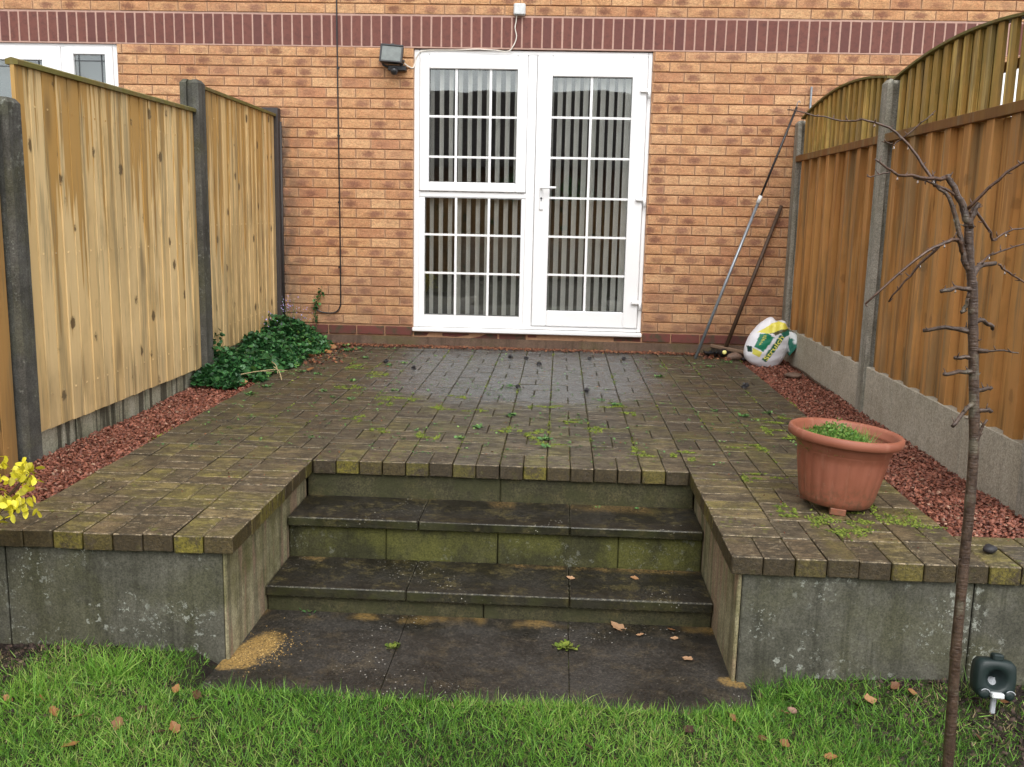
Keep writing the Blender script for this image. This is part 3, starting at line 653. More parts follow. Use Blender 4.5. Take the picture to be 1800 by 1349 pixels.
# lamp, junction box, cables
sec = empty("security_light", (.38, 0, 2.12), label="black floodlight with motion sensor left of the white door set", cat="security light")
Rl = Matrix.Rotation(math.radians(-12), 3, 'X') @ Matrix.Rotation(math.radians(4), 3, 'Y')
def lb(c, h, name, mat, bev=.004):
    g = G(); g.obox(Vector((.368, -.095, 2.198)) + Rl @ Vector(c), h, Rl, None, bev); return part(g, name, mat, sec)
lb((0, .012, 0), (.083, .022, .066), "lamp_housing", MBLK, .008)
for c, h in (((0, -.017, .061), (.086, .007, .006)), ((0, -.017, -.061), (.086, .007, .006)), ((-.08, -.017, 0), (.006, .0069, .055)), ((.08, -.017, 0), (.006, .0069, .055))): lb(c, h, "lamp_rim", MBLK, .002)
lb((0, -.014, 0), (.074, .003, .055), "lamp_glass", MLAMPG, .001)
lb((0, -.008, .071), (.012, .006, .005), "clip", MBLK, .001)
g = G(); g.tube(smooth_path([(.29, -.06, 2.17), (.30, -.06, 2.125), (.36, -.05, 2.11), (.42, -.05, 2.112), (.455, -.06, 2.16)]), .009, 8); g.box(.33, .47, -.06, -.002, 2.085, 2.125, bev=.006); part(g, "bracket", MBLK, sec)
g = G(); g.lathe([(0.001, -.034), (.018, -.030), (.028, -.015), (.030, 0), (.026, .016), (.001, .022)], (.385, -.085, 2.083), 18); part(g, "sensor", MBLK, sec)
jb = empty("junction_box", (1.31, 0, 2.50), label="small pale grey junction box fixed above the dark soldier course", cat="junction box")
g = G(); g.box(1.268, 1.355, -.045, -.004, 2.497, 2.58, bev=.008); part(g, "box_body", MGREYP, jb)
g = G(); g.box(1.274, 1.349, -.05, -.0455, 2.503, 2.574, bev=.002); part(g, "box_lid", MGREYP, jb)
g = G(); y = -.012
g.tube(smooth_path([(.455, -.05, 2.14), (.485, -.03, 2.12), (.515, -.006, 2.115), (.528, .012, 2.162), (.545, .012, 2.207), (.597, .010, 2.243), (.833, .008, 2.25), (1.0, -.004, 2.256), (1.132, -.006, 2.25), (1.23, -.01, 2.243), (1.272, y, 2.287), (1.292, y, 2.348), (1.280, y, 2.409), (1.287, y, 2.46), (1.29, -.02, 2.50)], 5), .0042, 6)
g.obj("white_cable", MWC, label="thin white cable running from the floodlight over the door frame to the junction box", cat="cable")
g = G(); g.tube(smooth_path([(-.062, y, 3.4), (-.062, y, 2.6), (-.058, y, 1.77), (-.052, y, .913), (-.051, y, .40), (-.056, y, .30), (-.09, -.018, .252), (-.14, -.02, .243), (-.19, -.02, .247), (-.235, -.02, .265), (-.255, -.02, .31)], 6), .0055, 8)
bc = g.obj("black_cable", MBLK, label="black cable running down the brick wall and hooking up near the ground", cat="cable")
g = G()
for z in (2.1, 1.6, 1.1, .6): g.box(-.066, -.046, -.016, -.004, z, z + .012)
g.obj("cable_clip", MBLK, bc)

# ------------------------------------------------------------------ fences
def board(g, xf, y0, y1, z0, z1, th=.014, face=1, rnd=None, lean=.006, top=None):
    """vertical feather-edge board; xf = face x, face = +1 looks to +x"""
    t0, t1 = th, th * (.6 if face > 0 else .85)
    tz0, tz1 = (z1, z1) if top is None else top
    j = [random.uniform(-.0015, .0015) for _ in range(8)]
    vs = [(xf(y0) - face * .012, y0, z0 + j[0]), (xf(y1) - face * .012, y1, z0 + j[1]), (xf(y1) + face * (t1 - .006), y1, z0 + j[1]), (xf(y0) + face * (t0 - .006), y0, z0 + j[0]),
          (xf(y0) - face * .012, y0, tz0), (xf(y1) - face * .012, y1, tz1), (xf(y1) + face * (t1 - .006), y1, tz1), (xf(y0) + face * (t0 - .006), y0, tz0)]
    g.add(vs, [(3, 2, 6, 7), (4, 5, 6, 7), (0, 1, 2, 3), (0, 4, 7, 3), (1, 2, 6, 5), (0, 1, 5, 4)], rnd)
def post(g, x, y, z0, z1, w=.05, d=.05, ang=0, lean=0):
    """slotted concrete post, top weathered to a bevel"""
    s_ = .018; dp = .022; out = []
    prof = [(-w, -d), (w, -d), (w, -s_), (w - dp, -s_), (w - dp, s_), (w, s_), (w, d), (-w, d), (-w, s_), (-w + dp, s_), (-w + dp, -s_), (-w, -s_)]
    prof = [(b, a) for a, b in prof]  # slots face +-y
    c, s = math.cos(ang), math.sin(ang)
    for zi, k in ((z0, 1), (z1 - .02, 1), (z1, .72)):
        for a, b in prof:
            a, b = a * k, b * k; out.append((x + a * c - b * s + lean * (zi - z0), y + a * s + b * c, zi + random.uniform(-.001, .001)))
    n = 12; F = []
    for j in range(2):
        for i in range(n): F.append((j * n + i, j * n + (i + 1) % n, (j + 1) * n + (i + 1) % n, (j + 1) * n + i))
    F.append(tuple(range(2 * n, 3 * n))); g.add(out, F)
fl = empty("garden_fence", (-.55, -1.9, 0), label="pale pine board fence between grey concrete posts on the left side", cat="fence")
# left posts
PL = [(-.545, -3.73, 1.455, .05, .045), (-.508, -1.80, 1.775, .055, .055), (-.575, -.03, 1.805, .055, .045)]
for (x, y, zt, w, d_) in PL[:2]:
    g = G(); post(g, x, y, -.6, zt, d_, w, lean=0); part(g, "post", MPOSTL, fl)
g = G(); g.box(-.63, -.505, -.085, -.004, -.1, 1.80, bev=.004); g.tube([(-.50, -.03, .1), (-.50, -.03, 1.7)], .010, 8); part(g, "post", plain("dark_brown_metal", (.045, .038, .036), .6), fl, label="dark brown post fixed to the brick wall")
def lfx(ya, xa, yb, xb): return lambda y: xa + (xb - xa) * (y - ya) / (yb - ya)
def left_panel(y0, y1, xf, z0, z1, mat, n, cap=True):
    pw = (y1 - y0) / n
    for i in range(n):
        g = G(); a = y0 + i * pw; sl_ = random.uniform(-.004, .004)
        board(g, xf, a + .0016, a + pw - .0016, z0 + sl_ * .5, z1, .0125 if i % 2 else .0105, 1)
        for zn in (z0 + .15, (z0 + z1) / 2, z1 - .15):
            yn = a + pw * .3; xn = xf(yn) + (.0125 if i % 2 else .0105) - .0065; g.obox((xn, yn, zn), (.002, .0035, .0035), rnd=(0, 0, 0))
        part(g, "board", mat, fl)
    if cap:
        g = G(); vs = []
        for y in (y0, y1):
            for dx, dz in ((-.03, 0), (.022, 0), (.022, .018), (-.004, .028), (-.03, .02)): vs.append((xf(y) + dx, y, z1 + dz))
        g.add(vs, [(0, 1, 6, 5), (1, 2, 7, 6), (2, 3, 8, 7), (3, 4, 9, 8), (4, 0, 5, 9), (0, 1, 2, 3, 4), (5, 6, 7, 8, 9)]); part(g, "cap_rail", MCAP, fl)
    for z in (z0 + .15, (z0 + z1) / 2, z1 - .15):
        g = G(); vs = [(xf(y) + dx, y, z + dz) for y in (y0, y1) for dx, dz in ((-.05, -.02), (-.013, -.02), (-.013, .02), (-.05, .02))]
        g.add(vs, [(0, 1, 5, 4), (1, 2, 6, 5), (2, 3, 7, 6), (3, 0, 4, 7), (0, 1, 2, 3), (4, 5, 6, 7)]); part(g, "back_rail", MRAIL, fl)
XF1 = lfx(-3.68, -.52, -1.86, -.49); XF2 = lfx(-1.74, -.49, -.085, -.538); XF0 = lfx(-5.6, -.54, -3.78, -.545)
left_panel(-3.68, -1.858, XF1, .088, 1.588, MWL, 18)
left_panel(-1.742, -.088, XF2, .14, 1.735, MWL, 16)
left_panel(-5.58, -3.785, XF0, -.08, 1.385, MWL0, 17)
for (y0, y1, xf, zt) in ((-3.68, -1.858, XF1, .083), (-1.742, -.088, XF2, .135), (-5.58, -3.785, XF0, -.085)):
    n = 5
    for i in range(n):
        a = y0 + (y1 - y0) * i / n; b = y0 + (y1 - y0) * (i + 1) / n - .006
        g = G(); g.box(xf(a) - .06, xf(a) - .016, a, b, -.4, zt, bev=.003, jit=.001); part(g, "gravel_board", MBOARDL, fl)
g = G(); post(g, -.55, -5.63, -.6, 1.42, .05, .05); part(g, "post", MPOSTL, fl)
# right fence
fr_ = empty("garden_fence", (3.45, -2.05, 0), label="orange brown arched board fence with grey concrete posts on the right side", cat="fence")
XP = 3.432
for (x, y, zt) in ((3.432, -2.062, 1.80), (3.44, -.06, 1.77), (3.43, -4.06, 1.80)):
    g = G(); post(g, x, y, -.5, zt, .05, .048); part(g, "post", MPOSTR, fr_)
fx = lambda y: XP
def arch(y, y0, y1, za, zb, rise): t = (y - y0) / (y1 - y0); return za + (zb - za) * t + rise * 4 * t * (1 - t)
for (y0, y1, za, zb, rise, zr, zbot) in ((-4.01, -2.112, 1.775, 1.79, .085, 1.492, .25), (-2.012, -.112, 1.815, 1.775, .085, 1.492, .245)):
    n = 17; pw = (y1 - y0) / n
    for i in range(n):
        a = y0 + i * pw; g = G(); board(g, lambda y: XP + .004, max(y0, a + (.010 if i % 2 else -.008)), min(y1, a + pw - (.010 if i % 2 else -.008)), zbot - .03 + random.uniform(-.003, .003), zr - .022, .042 if i % 2 else .008, -1); part(g, "board", MWR, fr_)
    for i in range(n * 2 - 1):   # top: hit and miss slats, half in front and half behind the rail
        front = i % 2; pw2 = (y1 - y0) / (n * 2 - 1); a = y0 + i * pw2; w = pw2 * (1.0 if front else 1.75); a -= (w - pw2) / 2 - (0 if front else .016)
        a = max(a, y0); b = min(a + w, y1); xo = XP - .002 if front else XP + .017
        if not front and i in (2, 4, 6, 8, 10) and y0 < -3: b -= .045
        g = G(); board(g, lambda y: xo, a, b, zr + .003 - (.02 if not front else 0), 0, .010, -1, top=(arch(a, y0, y1, za, zb, rise), arch(b, y0, y1, za, zb, rise))); part(g, "slat", MWRT, fr_)
    g = G(); g.box(XP - .044, XP - .003, y0, y1, zr - .022, zr + .022, bev=.002); part(g, "rail", MRAIL, fr_)
    for z in (1.67, 1.0, .4): g = G(); g.box(XP + .036, XP + .06, y0, y1, z, z + .035); part(g, "back_rail", MRAIL, fr_)
    N = 18; vs = []; F = []
    for i in range(N + 1):
        y = y0 + (y1 - y0) * i / N; z = arch(y, y0, y1, za, zb, rise)
        vs += [(XP - .024, y, z + .0015), (XP + .045, y, z + .0015), (XP + .045, y, z + .013), (XP - .024, y, z + .013)]
    for i in range(N):
        k = i * 4; F += [(k, k + 1, k + 5, k + 4), (k + 1, k + 2, k + 6, k + 5), (k + 2, k + 3, k + 7, k + 6), (k + 3, k, k + 4, k + 7)]
    F += [(0, 1, 2, 3), (4 * N, 4 * N + 1, 4 * N + 2, 4 * N + 3)]
    g = G(); g.add(vs, F); part(g, "cap_strip", MCAP, fr_)
    for i, (a, b) in enumerate(((y0, y0 + (y1 - y0) * .30), (y0 + (y1 - y0) * .303, y0 + (y1 - y0) * .765), (y0 + (y1 - y0) * .768, y1))):
        g = G(); g.box(XP - .036 + .001 * i, XP + .03, a, b, -.3, zbot - .004, bev=.003, jit=.001); part(g, "gravel_board", MBOARDR, fr_)
g = G(); g.tube([(3.50, .0 - .02, .2), (3.487, -.03, 2.02)], .008, 6); g.obj("metal_stake", MMET, label="thin grey stake standing behind the far end of the right fence", cat="stake")

# ------------------------------------------------------------------ gravel beds
def mat_bed():
    q = M("gravel_bed_soil"); n = q.noise(q.pos(), 60, 5, .8); return q.end(q.mix(n, (.05, .015, .01), (.13, .04, .028)), .9, n, 1., .01, .2)
MBED = mat_bed()
CH = [(-1, -.5, -.2), (.9, -.6, -.25), (1., .55, -.2), (-.8, .6, -.25), (-.6, -.3, .28), (.5, -.4, .2), (.65, .3, .3), (-.5, .4, .18)]
CF = [(0, 1, 5, 4), (1, 2, 6, 5), (2, 3, 7, 6), (3, 0, 4, 7), (4, 5, 6, 7)]
def bed(name, x0, x1, y0, y1, z, n, label):
    g = G(); g.box(x0, x1, y0, y1, -.35, z - .008); g.obj(name + "_soil", MBED, kind="structure")
    px = rng.uniform(x0 + .003, x1 - .003, n); py = rng.uniform(y0 + .004, y1, n); pz = z - .004 + rng.random(n) ** 2 * .014 + .006 * np.sin(px * 9) * np.sin(py * 5)
    mt = rots(n, .6, (.004, .0105)); scatter(name, CH, CF, np.stack([px, py, pz], 1), mt, MGRAV, kind="stuff", label=label, cat="gravel")
bed("gravel", -.505, XPL - .002, -4.32, -.1, -.018, 17000, "dark red stone chippings between the pale left fence and the patio paving")
bed("gravel", XPR + .002, 3.412, -4.32, -.1, -.018, 18500, "red stone chippings between the patio paving and the right fence")
g = G()
n = 2600; px = rng.uniform(-.3, 3.1, n); py = -.075 + rng.normal(0, .035, n); ok = (py < -.012); px, py = px[ok], py[ok]
scatter("leaf_litter", CH, CF, np.stack([px, py, np.full(len(px), .004) + rng.random(len(px)) * .008], 1), rots(len(px), .4, (.003, .011)), MDEBR, kind="stuff", label="line of rusty leaf litter along the foot of the brick wall", cat="leaf litter")
n = 900; px = rng.uniform(-.2, 3.3, n); py = rng.uniform(-4.5, -.1, n); keep = ~((px > XL - .05) & (px < XR + .05) & (py < YB + .02)); px, py = px[keep], py[keep]
scatter("grit", CH, CF, np.stack([px, py, np.full(len(px), .002)], 1), rots(len(px), .5, (.0015, .005)), MDEBR, kind="stuff", label="scattered crumbs of bark and grit on the patio paving", cat="grit")

# ------------------------------------------------------------------ grass
BL = [(-.5, 0, 0), (.5, 0, 0), (-.42, .03, .38), (.42, .03, .38), (-.26, .13, .74), (.26, .13, .74), (0, .32, 1.)]
BF = [(0, 1, 3, 2), (2, 3, 5, 4), (4, 5, 6)]
def grass(n, xr, yr, name, label, hgt=(.016, .055), thin=None, zf=None, mat=None, wid=.0024, bend=.72):
    x = rng.uniform(*xr, n); y = rng.uniform(*yr, n)
    if thin is not None: k = thin(x, y) > rng.random(n); x, y = x[k], y[k]
    n = len(x); clump = .5 + .5 * np.sin(x * 17 + np.sin(y * 13) * 2) * np.sin(y * 19 + x * 5); clump = .6 * clump + .4 * (.5 + .5 * np.sin(x * 41 + y * 23) * np.sin(y * 53 - x * 11))
    h = rng.uniform(hgt[0], hgt[1], n) * (.6 + .7 * clump); w = rng.uniform(.7, 1.3, n) * wid
    R_ = rots(n, bend, (1, 1)); Sx = np.zeros((n, 3, 3)); Sx[:, 0, 0] = w; Sx[:, 1, 1] = h; Sx[:, 2, 2] = h
    z = np.array([max(gh(a, b), -.437) for a, b in zip(x, y)]) - .003 if zf is None else zf(x, y)
    r = rng.random((n, 3)); r[:, 0] = np.clip(r[:, 0] * .75 + .22 * (.5 + .5 * np.sin(x * 4 + 1.3 * np.sin(y * 5))) , 0, 1); r[:, 1] = .3 + .7 * r[:, 1]
    return scatter(name, BL, BF, np.stack([x, y, z], 1), R_ @ Sx, mat or MGRASS, r, kind="stuff", label=label, cat="grass")
def thinf(x, y):
    d_ = np.ones_like(x)
    slab = (x > .54) & (x < 2.33); edge = -4.80 + .02 * np.sin(x * 9) + .015 * np.sin(x * 23)
    d_ = np.where(slab, np.clip((edge - y) / .03, 0, 1), d_)
    d_ = np.where(y > YF + .02, 0, d_)
    soil = np.clip((x - 2.62 - .1 * np.sin(y * 11)) / .3, 0, 1) * .82; d_ = d_ * (1 - soil)
    soil2 = np.clip((.12 - x) / .18, 0, 1) * np.clip((y + 4.92) / .12, 0, 1) * .97; d_ = d_ * (1 - soil2)
    bare = np.clip((y + 4.70) / .08, 0, 1) * .45; d_ = d_ * (1 - bare)
    return d_
grass(95000, (-.75, 3.5), (-5.5, -4.6), "grass", "green lawn grass in front of the steps and retaining walls", thin=thinf)
grass(26000, (-2., 5.), (-7.2, -5.5), "grass", "green lawn grass nearest the viewer", thin=None, wid=.004)
grass(16000, (-.75, 3.4), (-5.5, -4.64), "thatch", "straw coloured dead thatch low in the lawn", hgt=(.012, .03), thin=lambda x, y: np.where((x > .54) & (x < 2.33) & (y > -4.80), 0, 1) * (y < YF + .02), wid=.003, bend=1.0, mat=mat_scatter("thatch_blade", [(0, (.07, .05, .025)), (.6, (.20, .16, .07)), (1, (.36, .30, .16))], .8))
grass(7000, (-.75, 3.3), (-5.5, -4.66), "grass_strands", "long pale grass strands lying over the lawn", hgt=(.05, .085), thin=lambda x, y: thinf(x, y) * (np.sin(x * 6 + 2) * np.sin(y * 14 + x * 3) > -.2), wid=.0026, bend=.85)
# taller tufts
def tuft(cx, cy, n, h, name, label, mat=None, spread=.03, group=None):
    x = cx + rng.normal(0, spread, n); y = cy + rng.normal(0, spread * .7, n)
    R_ = rots(n, .55, (1, 1)); hh = rng.uniform(h * .6, h * 1.1, n); Sx = np.zeros((n, 3, 3)); Sx[:, 0, 0] = .004; Sx[:, 1, 1] = hh; Sx[:, 2, 2] = hh
    z = np.array([gh(a, b) for a, b in zip(x, y)]); r = rng.random((n, 3)) * .4 + .45
    return scatter(name, BL, BF, np.stack([x, y, z], 1), R_ @ Sx, mat or MGRASS, r, label=label, cat="grass tuft", group=group, kind='stuff')
tuft(.31, -4.82, 110, .10, "grass_tuft", "bright spiky grass tuft below the left retaining wall, nearest the yellow shrub")
tuft(.15, -4.98, 90, .10, "grass_tuft", "long bladed grass tuft at the left edge of the lawn beside bare soil", spread=.05)
tuft(.78, -4.83, 60, .06, "grass_tuft", "grass tuft overhanging the left corner of the dark ground slabs")
tuft(.99, -4.80, 26, .085, "grass_tuft", "narrow dark grass tuft sticking up at the middle of the slab edge", spread=.008)
tuft(2.36, -4.74, 110, .06, "grass_tuft", "grass tuft at the right corner of the dark ground slabs", spread=.05)
tuft(2.20, -4.86, 90, .05, "grass_tuft", "grass tuft lying over the front edge of the rightmost ground slab", spread=.05)
# soil crumbs
n = 5200; px = np.concatenate([rng.uniform(2.55, 3.5, n // 2), rng.uniform(-.7, .3, n // 2)]); py = np.concatenate([rng.uniform(-5.5, -4.6, n // 2), rng.uniform(-5.1, -4.6, n // 2)])
pz = np.array([gh(a, b) for a, b in zip(px, py)]) + .002
scatter("soil", CH, CF, np.stack([px, py, pz], 1), rots(n, .6, (.002, .011)), mat_scatter("soil_crumb", [(0, (.02, .012, .01)), (.7, (.055, .034, .025)), (1, (.12, .08, .055))], .8), kind="stuff", label="bare dark soil crumbs beside the lawn", cat="soil")

# ------------------------------------------------------------------ moss and weeds on the paving
LEAF = [(0, 0, 0), (-.32, .28, .05), (0, .30, -.02), (.32, .28, .05), (-.36, .62, .08), (0, .65, .03), (.36, .62, .08), (0, 1., .0)]
LFC = [(0, 2, 1), (0, 3, 2), (1, 2, 5, 4), (2, 3, 6, 5), (4, 5, 7), (5, 6, 7)]
ms_pos = []
clumps = [(.73, -2.279, .05), (.809, -2.232, .045), (1.035, -2.441, .035), (1.219, -2.489, .03), (1.02, -3.161, .04), (1.419, -2.932, .035), (1.55, -3.037, .04), (1.75, -2.698, .03), (1.827, -2.873, .04), (2.037, -3.308, .045), (1.628, -2.94, .03), (1.107, -2.097, .025), (.635, -2.783, .03), (.819, -3.02, .03), (1.613, -2.302, .04), (2.64, -4.24, .06), (2.522, -4.10, .03), (2.524, -3.656, .04), (2.919, -4.238, .07), (2.80, -4.20, .05), (2.24, -3.311, .035), (1.62, -3.18, .035), (2.0, -2.25, .04), (2.05, -2.4, .03), (2.72, -4.33, .05), (2.82, -4.05, .05), (.5, -1.4, .05), (.3, -1.2, .05), (.45, -1.9, .04), (2.83, -2.5, .05), (2.7, -2.7, .05), (2.85, -2.9, .04), (2.62, -3.1, .04)]
for cx, cy, s in clumps:
    for q_ in range(5):
        k = int(34 * (s / .04)); jx = random.gauss(0, s * 1.1); jy = random.gauss(0, s * 1.1); sx_, sy_ = (.3, .9) if random.random() < .5 else (.8, .25)
        ms_pos.append(np.stack([cx + jx + rng.normal(0, s * sx_ * .6, k), cy + jy + rng.normal(0, s * sy_ * .6, k), np.zeros(k)], 1))
# thin lines of moss along the joints
for i in range(17):
    for (yy0, yy1) in ((-3.4, -.2),):
        k = 150; y = rng.uniform(yy0, yy1, k); keep = (np.sin(y * 3.1 + i * 1.7) + np.sin(y * 7.3 + i)) > .9 - .25 * (i in (5, 7, 8, 9, 10)); y = y[keep]
        ms_pos.append(np.stack([XPL + i * m_ + rng.normal(0, .004, len(y)), y, np.zeros(len(y))], 1))
P_ = np.concatenate(ms_pos); P_[:, 2] = .0 + rng.random(len(P_)) * .003; r = rng.random((len(P_), 3))
scatter("moss", CH, CF, P_, rots(len(P_), .4, (.0022, .0065)), MMOSS, r, kind="stuff", label="yellow green moss in the joints of the patio paving", cat="moss")
def weed(x, y, z, s, label, n=9, mat=MWEED, up=.35, group="small weeds in the patio joints"):
    A = np.linspace(0, 2 * math.pi, n, endpoint=False) + rng.normal(0, .25, n); ms = np.zeros((n, 3, 3))
    for i, a in enumerate(A):
        k = s * random.uniform(.3, .62); e = Matrix.Rotation(a, 3, 'Z') @ Matrix.Rotation(random.uniform(.1, up * 2.2), 3, 'X'); ms[i] = np.array(e) * k
    pos = np.tile([0., 0., 0.], (n, 1)) + rng.normal(0, s * .34, (n, 3)) * [1, 1, .04]
    o = scatter("weed", LEAF, LFC, pos, ms, mat, None, label=label, cat="weed", group=group); o.location = (x, y, z + .002); return o
WD = [((1.384, -1.712), .042, "pale green weed at the centre of the patio beside a dark cone, the largest there"), ((2.352, -1.179), .04, "small green weed on the right half of the patio in front of the poles"),
      ((.597, -.916), .03, "small weed near the wall just left of the paving with a painted wet sheen"), ((.51, -1.036), .028, "small dark green weed near the wall among leaf crumbs"), ((.704, -1.963), .034, "green weed left of the patio centre behind a patch of yellow moss"),
      ((.517, -2.28), .03, "tiny green weed on the left of the patio, nearest the gravel"), ((1.283, -2.888), .034, "bright green weed just behind the coping left of the middle joint"), ((1.429, -2.591), .042, "sprawling light weed in the middle joint of the patio"),
      ((1.218, -3.133), .03, "yellowish weed directly behind the step coping"), ((2.004, -2.207), .04, "ragged weed in a mossy joint right of the patio centre"), ((1.927, -2.085), .03, "pale small weed behind the ragged one right of centre"),
      ((1.617, -3.099), .045, "brightest green weed in the joint behind the step coping"), ((1.622, -3.257), .034, "small green weed right against the step coping"), ((.08, -.391), .05, "leafy weed at the foot of the brick wall below the black cable"),
      ((.291, -.731), .03, "small weed close to the wall on the dark left paving"), ((.398, -1.679), .032, "low weed on the left paving among yellow moss"), ((-.06, -1.971), .035, "weed on the left paving edge next to the ground cover plant"),
      ((-.08, -2.21), .035, "weed at the left paving edge nearest the red gravel"), ((.309, -2.049), .03, "paired leaf weed on the left of the patio"), ((.403, -2.23), .028, "small weed in front of the paired leaf one"),
      ((.0, -1.404), .035, "weed just in front of the twigs by the ground cover plant"), ((.12, -1.474), .032, "weed beside a red scrap of leaf on the left paving"), ((2.675, -2.415), .04, "feathery weed on the right of the patio behind the plant pot"),
      ((2.829, -2.301), .035, "low weed on the right paving nearest the right gravel"), ((2.544, -2.283), .028, "tiny weed on the right paving left of the feathery one"), ((2.926, -.443), .035, "dark weed in the corner in front of the broom head"), ((2.747, -.666), .03, "small leafy weed in front of the foot of the long pole"),
      ((.0, -.12), .045, "weed against the plinth at the left end of the wall"), ((.16, -.28), .04, "weed close to the wall right of the black cable")]
for (x, y), s, lb_ in WD: weed(x, y, 0, s * 1.1, lb_, n=random.randint(16, 26))
n = 1500; px = rng.uniform(-.15, 3.0, n); py = rng.uniform(-3.5, -.15, n); w_ = .35 + .65 * (np.sin(px * 5 + 2) * np.sin(py * 4 + px * 2) > .1) - .6 * ((px > .7) & (px < 2.2) & (py > -1.7)); k = rng.random(n) < w_ * .75; px, py = px[k], py[k]
px = np.repeat(px, 4) + rng.normal(0, .009, len(px) * 4); py = np.repeat(py, 4) + rng.normal(0, .007, len(py) * 4)
scatter("seedlings", LEAF, LFC, np.stack([px, py, np.full(len(px), .002)], 1), rots(len(px), .35, (.005, .015)), MWEED, kind="stuff", label="tiny bright green seedlings speckled over the patio paving", cat="seedlings")
n = 900; px = .67 + rng.normal(0, .06, n); py = -4.52 + rng.normal(0, .065, n); px -= (py + 4.52) * -.25; k = px > .61; px, py = px[k], py[k]
scatter("sandy_crumbs", CH, CF, np.stack([px, py, np.full(len(px), -.4335)], 1), rots(len(px), .5, (.0012, .0035)), mat_scatter("sandy_crumb", [(0, (.22, .13, .04)), (1, (.42, .28, .10))], .9), kind="stuff", label="ochre sandy crumbs on the left ground slab by the wall", cat="sand")
weed(.767, -4.19, -.434, .04, "lone fresh green weed growing at the foot of the lowest riser", 11, group=None)
weed(1.13, -4.45, -.434, .03, "flat green moss rosette in the joint between the left and middle ground slabs", 40, MMOSS, group=None)
weed(1.72, -4.395, -.434, .04, "fuzzy moss rosette in the joint between the middle and right ground slabs", 50, MMOSS, group=None)
weed(2.02, -3.63, -.163, .022, "tiny green weed at the back of the top tread", 6, group=None)
weed(1.85, -3.62, -.163, .02, "row of specks of weed along the back of the top tread", 6, group=None)

# ------------------------------------------------------------------ ground cover plant by the left fence
def cover():
    P = []; N = 5200
    while len(P) < N:
        y = random.uniform(-2.05, -.1); t = (y + 2.05) / 1.95
        x0 = -.49; x1 = -.17 + .10 * t - .10 * (t < .12) + .03 * math.sin(y * 9)
        x = random.uniform(x0, x1 + .02); u = (x - x0) / (x1 - x0)
        H = (.13 + .13 * t + .03 * math.sin(y * 11) + .05 * max(0, 1 - abs(y + .45) / .35)) * (1 - max(0, u) ** 2.2) * min(1, (t + .03) * 9) * .86
        z = random.uniform(.15, 1) ** .5 * max(H, .015) + .0
        if x < -.44 and abs(y + 1.68) < .10: z += random.uniform(0, .14)
        P.append((x, y, z))
    return np.array(P)
P_ = cover()
tv = [(0, 0, 0), (-.42, .12, .04), (-.55, .5, .10), (-.3, .85, .06), (0, 1., -.02), (.3, .85, .06), (.55, .5, .10), (.42, .12, .04), (0, .5, -.03)]
tf = [(8, 0, 1), (8, 1, 2), (8, 2, 3), (8, 3, 4), (8, 4, 5), (8, 5, 6), (8, 6, 7), (8, 7, 0)]
r = rng.random((len(P_), 3)); r[:, 0] *= np.where(P_[:, 0] > -.25, 1.0, .85)
cp = empty("ground_cover_plant", (-.35, -1., 0), label="spreading dark green plant with lilac flowers at the foot of the left fence", cat="plant")
mats_ = rots(len(P_), .55, (.018, .036))
o = scatter("foliage", tv, tf, P_ - np.array([-.35, -1., 0]), mats_, MIVY, r, smooth=True, parent=cp)
n = 260; cl = rng.integers(0, 4, n); cs = np.array([(-.43, -.14, .34), (-.40, -.22, .28), (-.33, -.12, .24), (-.47, -.55, .20)])[cl]; pp = cs + rng.normal(0, 1, (n, 3)) * np.array([.035, .03, .035])
scatter("flower", [(-.5, -.5, 0), (.5, -.5, .1), (.5, .5, 0), (-.5, .5, .1)], [(0, 1, 2, 3)], (pp - np.array([-.35, -1., 0]))[:110], rots(n, 1., (.005, .010))[:110], MFLOW, parent=cp, kind='stuff')
g = G()
for k in range(16):
    c_ = cs[k]; g.tube([(c_[0] + random.uniform(-.03, .03), c_[1], .05), (pp[k][0], pp[k][1], pp[k][2])], .0015, 4)
part(g, "stem", MWEED, cp)
# climbing shoot on the wall
sh = empty("climbing_shoot", (-.23, -.03, .02), label="thin leafy shoot climbing the brick wall at the end of the black cable", cat="plant")
g = G(); path = smooth_path([(-.21, -.05, 0), (-.24, -.03, .12), (-.25, -.03, .25), (-.23, -.035, .36), (-.20, -.03, .43)]); g.tube(path, .0022, 5); part(g, "stem", MWEED, sh)
pp = np.array([list(path[random.randrange(len(path))]) for _ in range(70)]) + rng.normal(0, .014, (70, 3)) * [1, .3, 1]
scatter("foliage", tv, tf, pp - np.array([-.23, -.03, .02]), rots(70, .9, (.012, .026)), MIVY, parent=sh)
# dry stalks, bark scraps near the plant
tw = empty("dry_stalks", (-.2, -1.6, 0), label="pale dry stalks lying in front of the ground cover plant", cat="twigs")
for a, b in (((-.13, -1.58, .06), (-.02, -1.78, .01)), ((-.2, -1.75, .05), (-.06, -1.5, .02)), ((-.18, -1.45, .07), (-.09, -1.62, .02)), ((-.25, -1.85, .05), (-.12, -1.6, .03))):
    g = G(); g.tube(smooth_path([a, ((a[0] + b[0]) / 2 + .01, (a[1] + b[1]) / 2, (a[2] + b[2]) / 2 + .012), b]), [.003] * 8 + [.002], 5); part(g, "stalk", plain("straw", (.42, .33, .18), .8), tw)

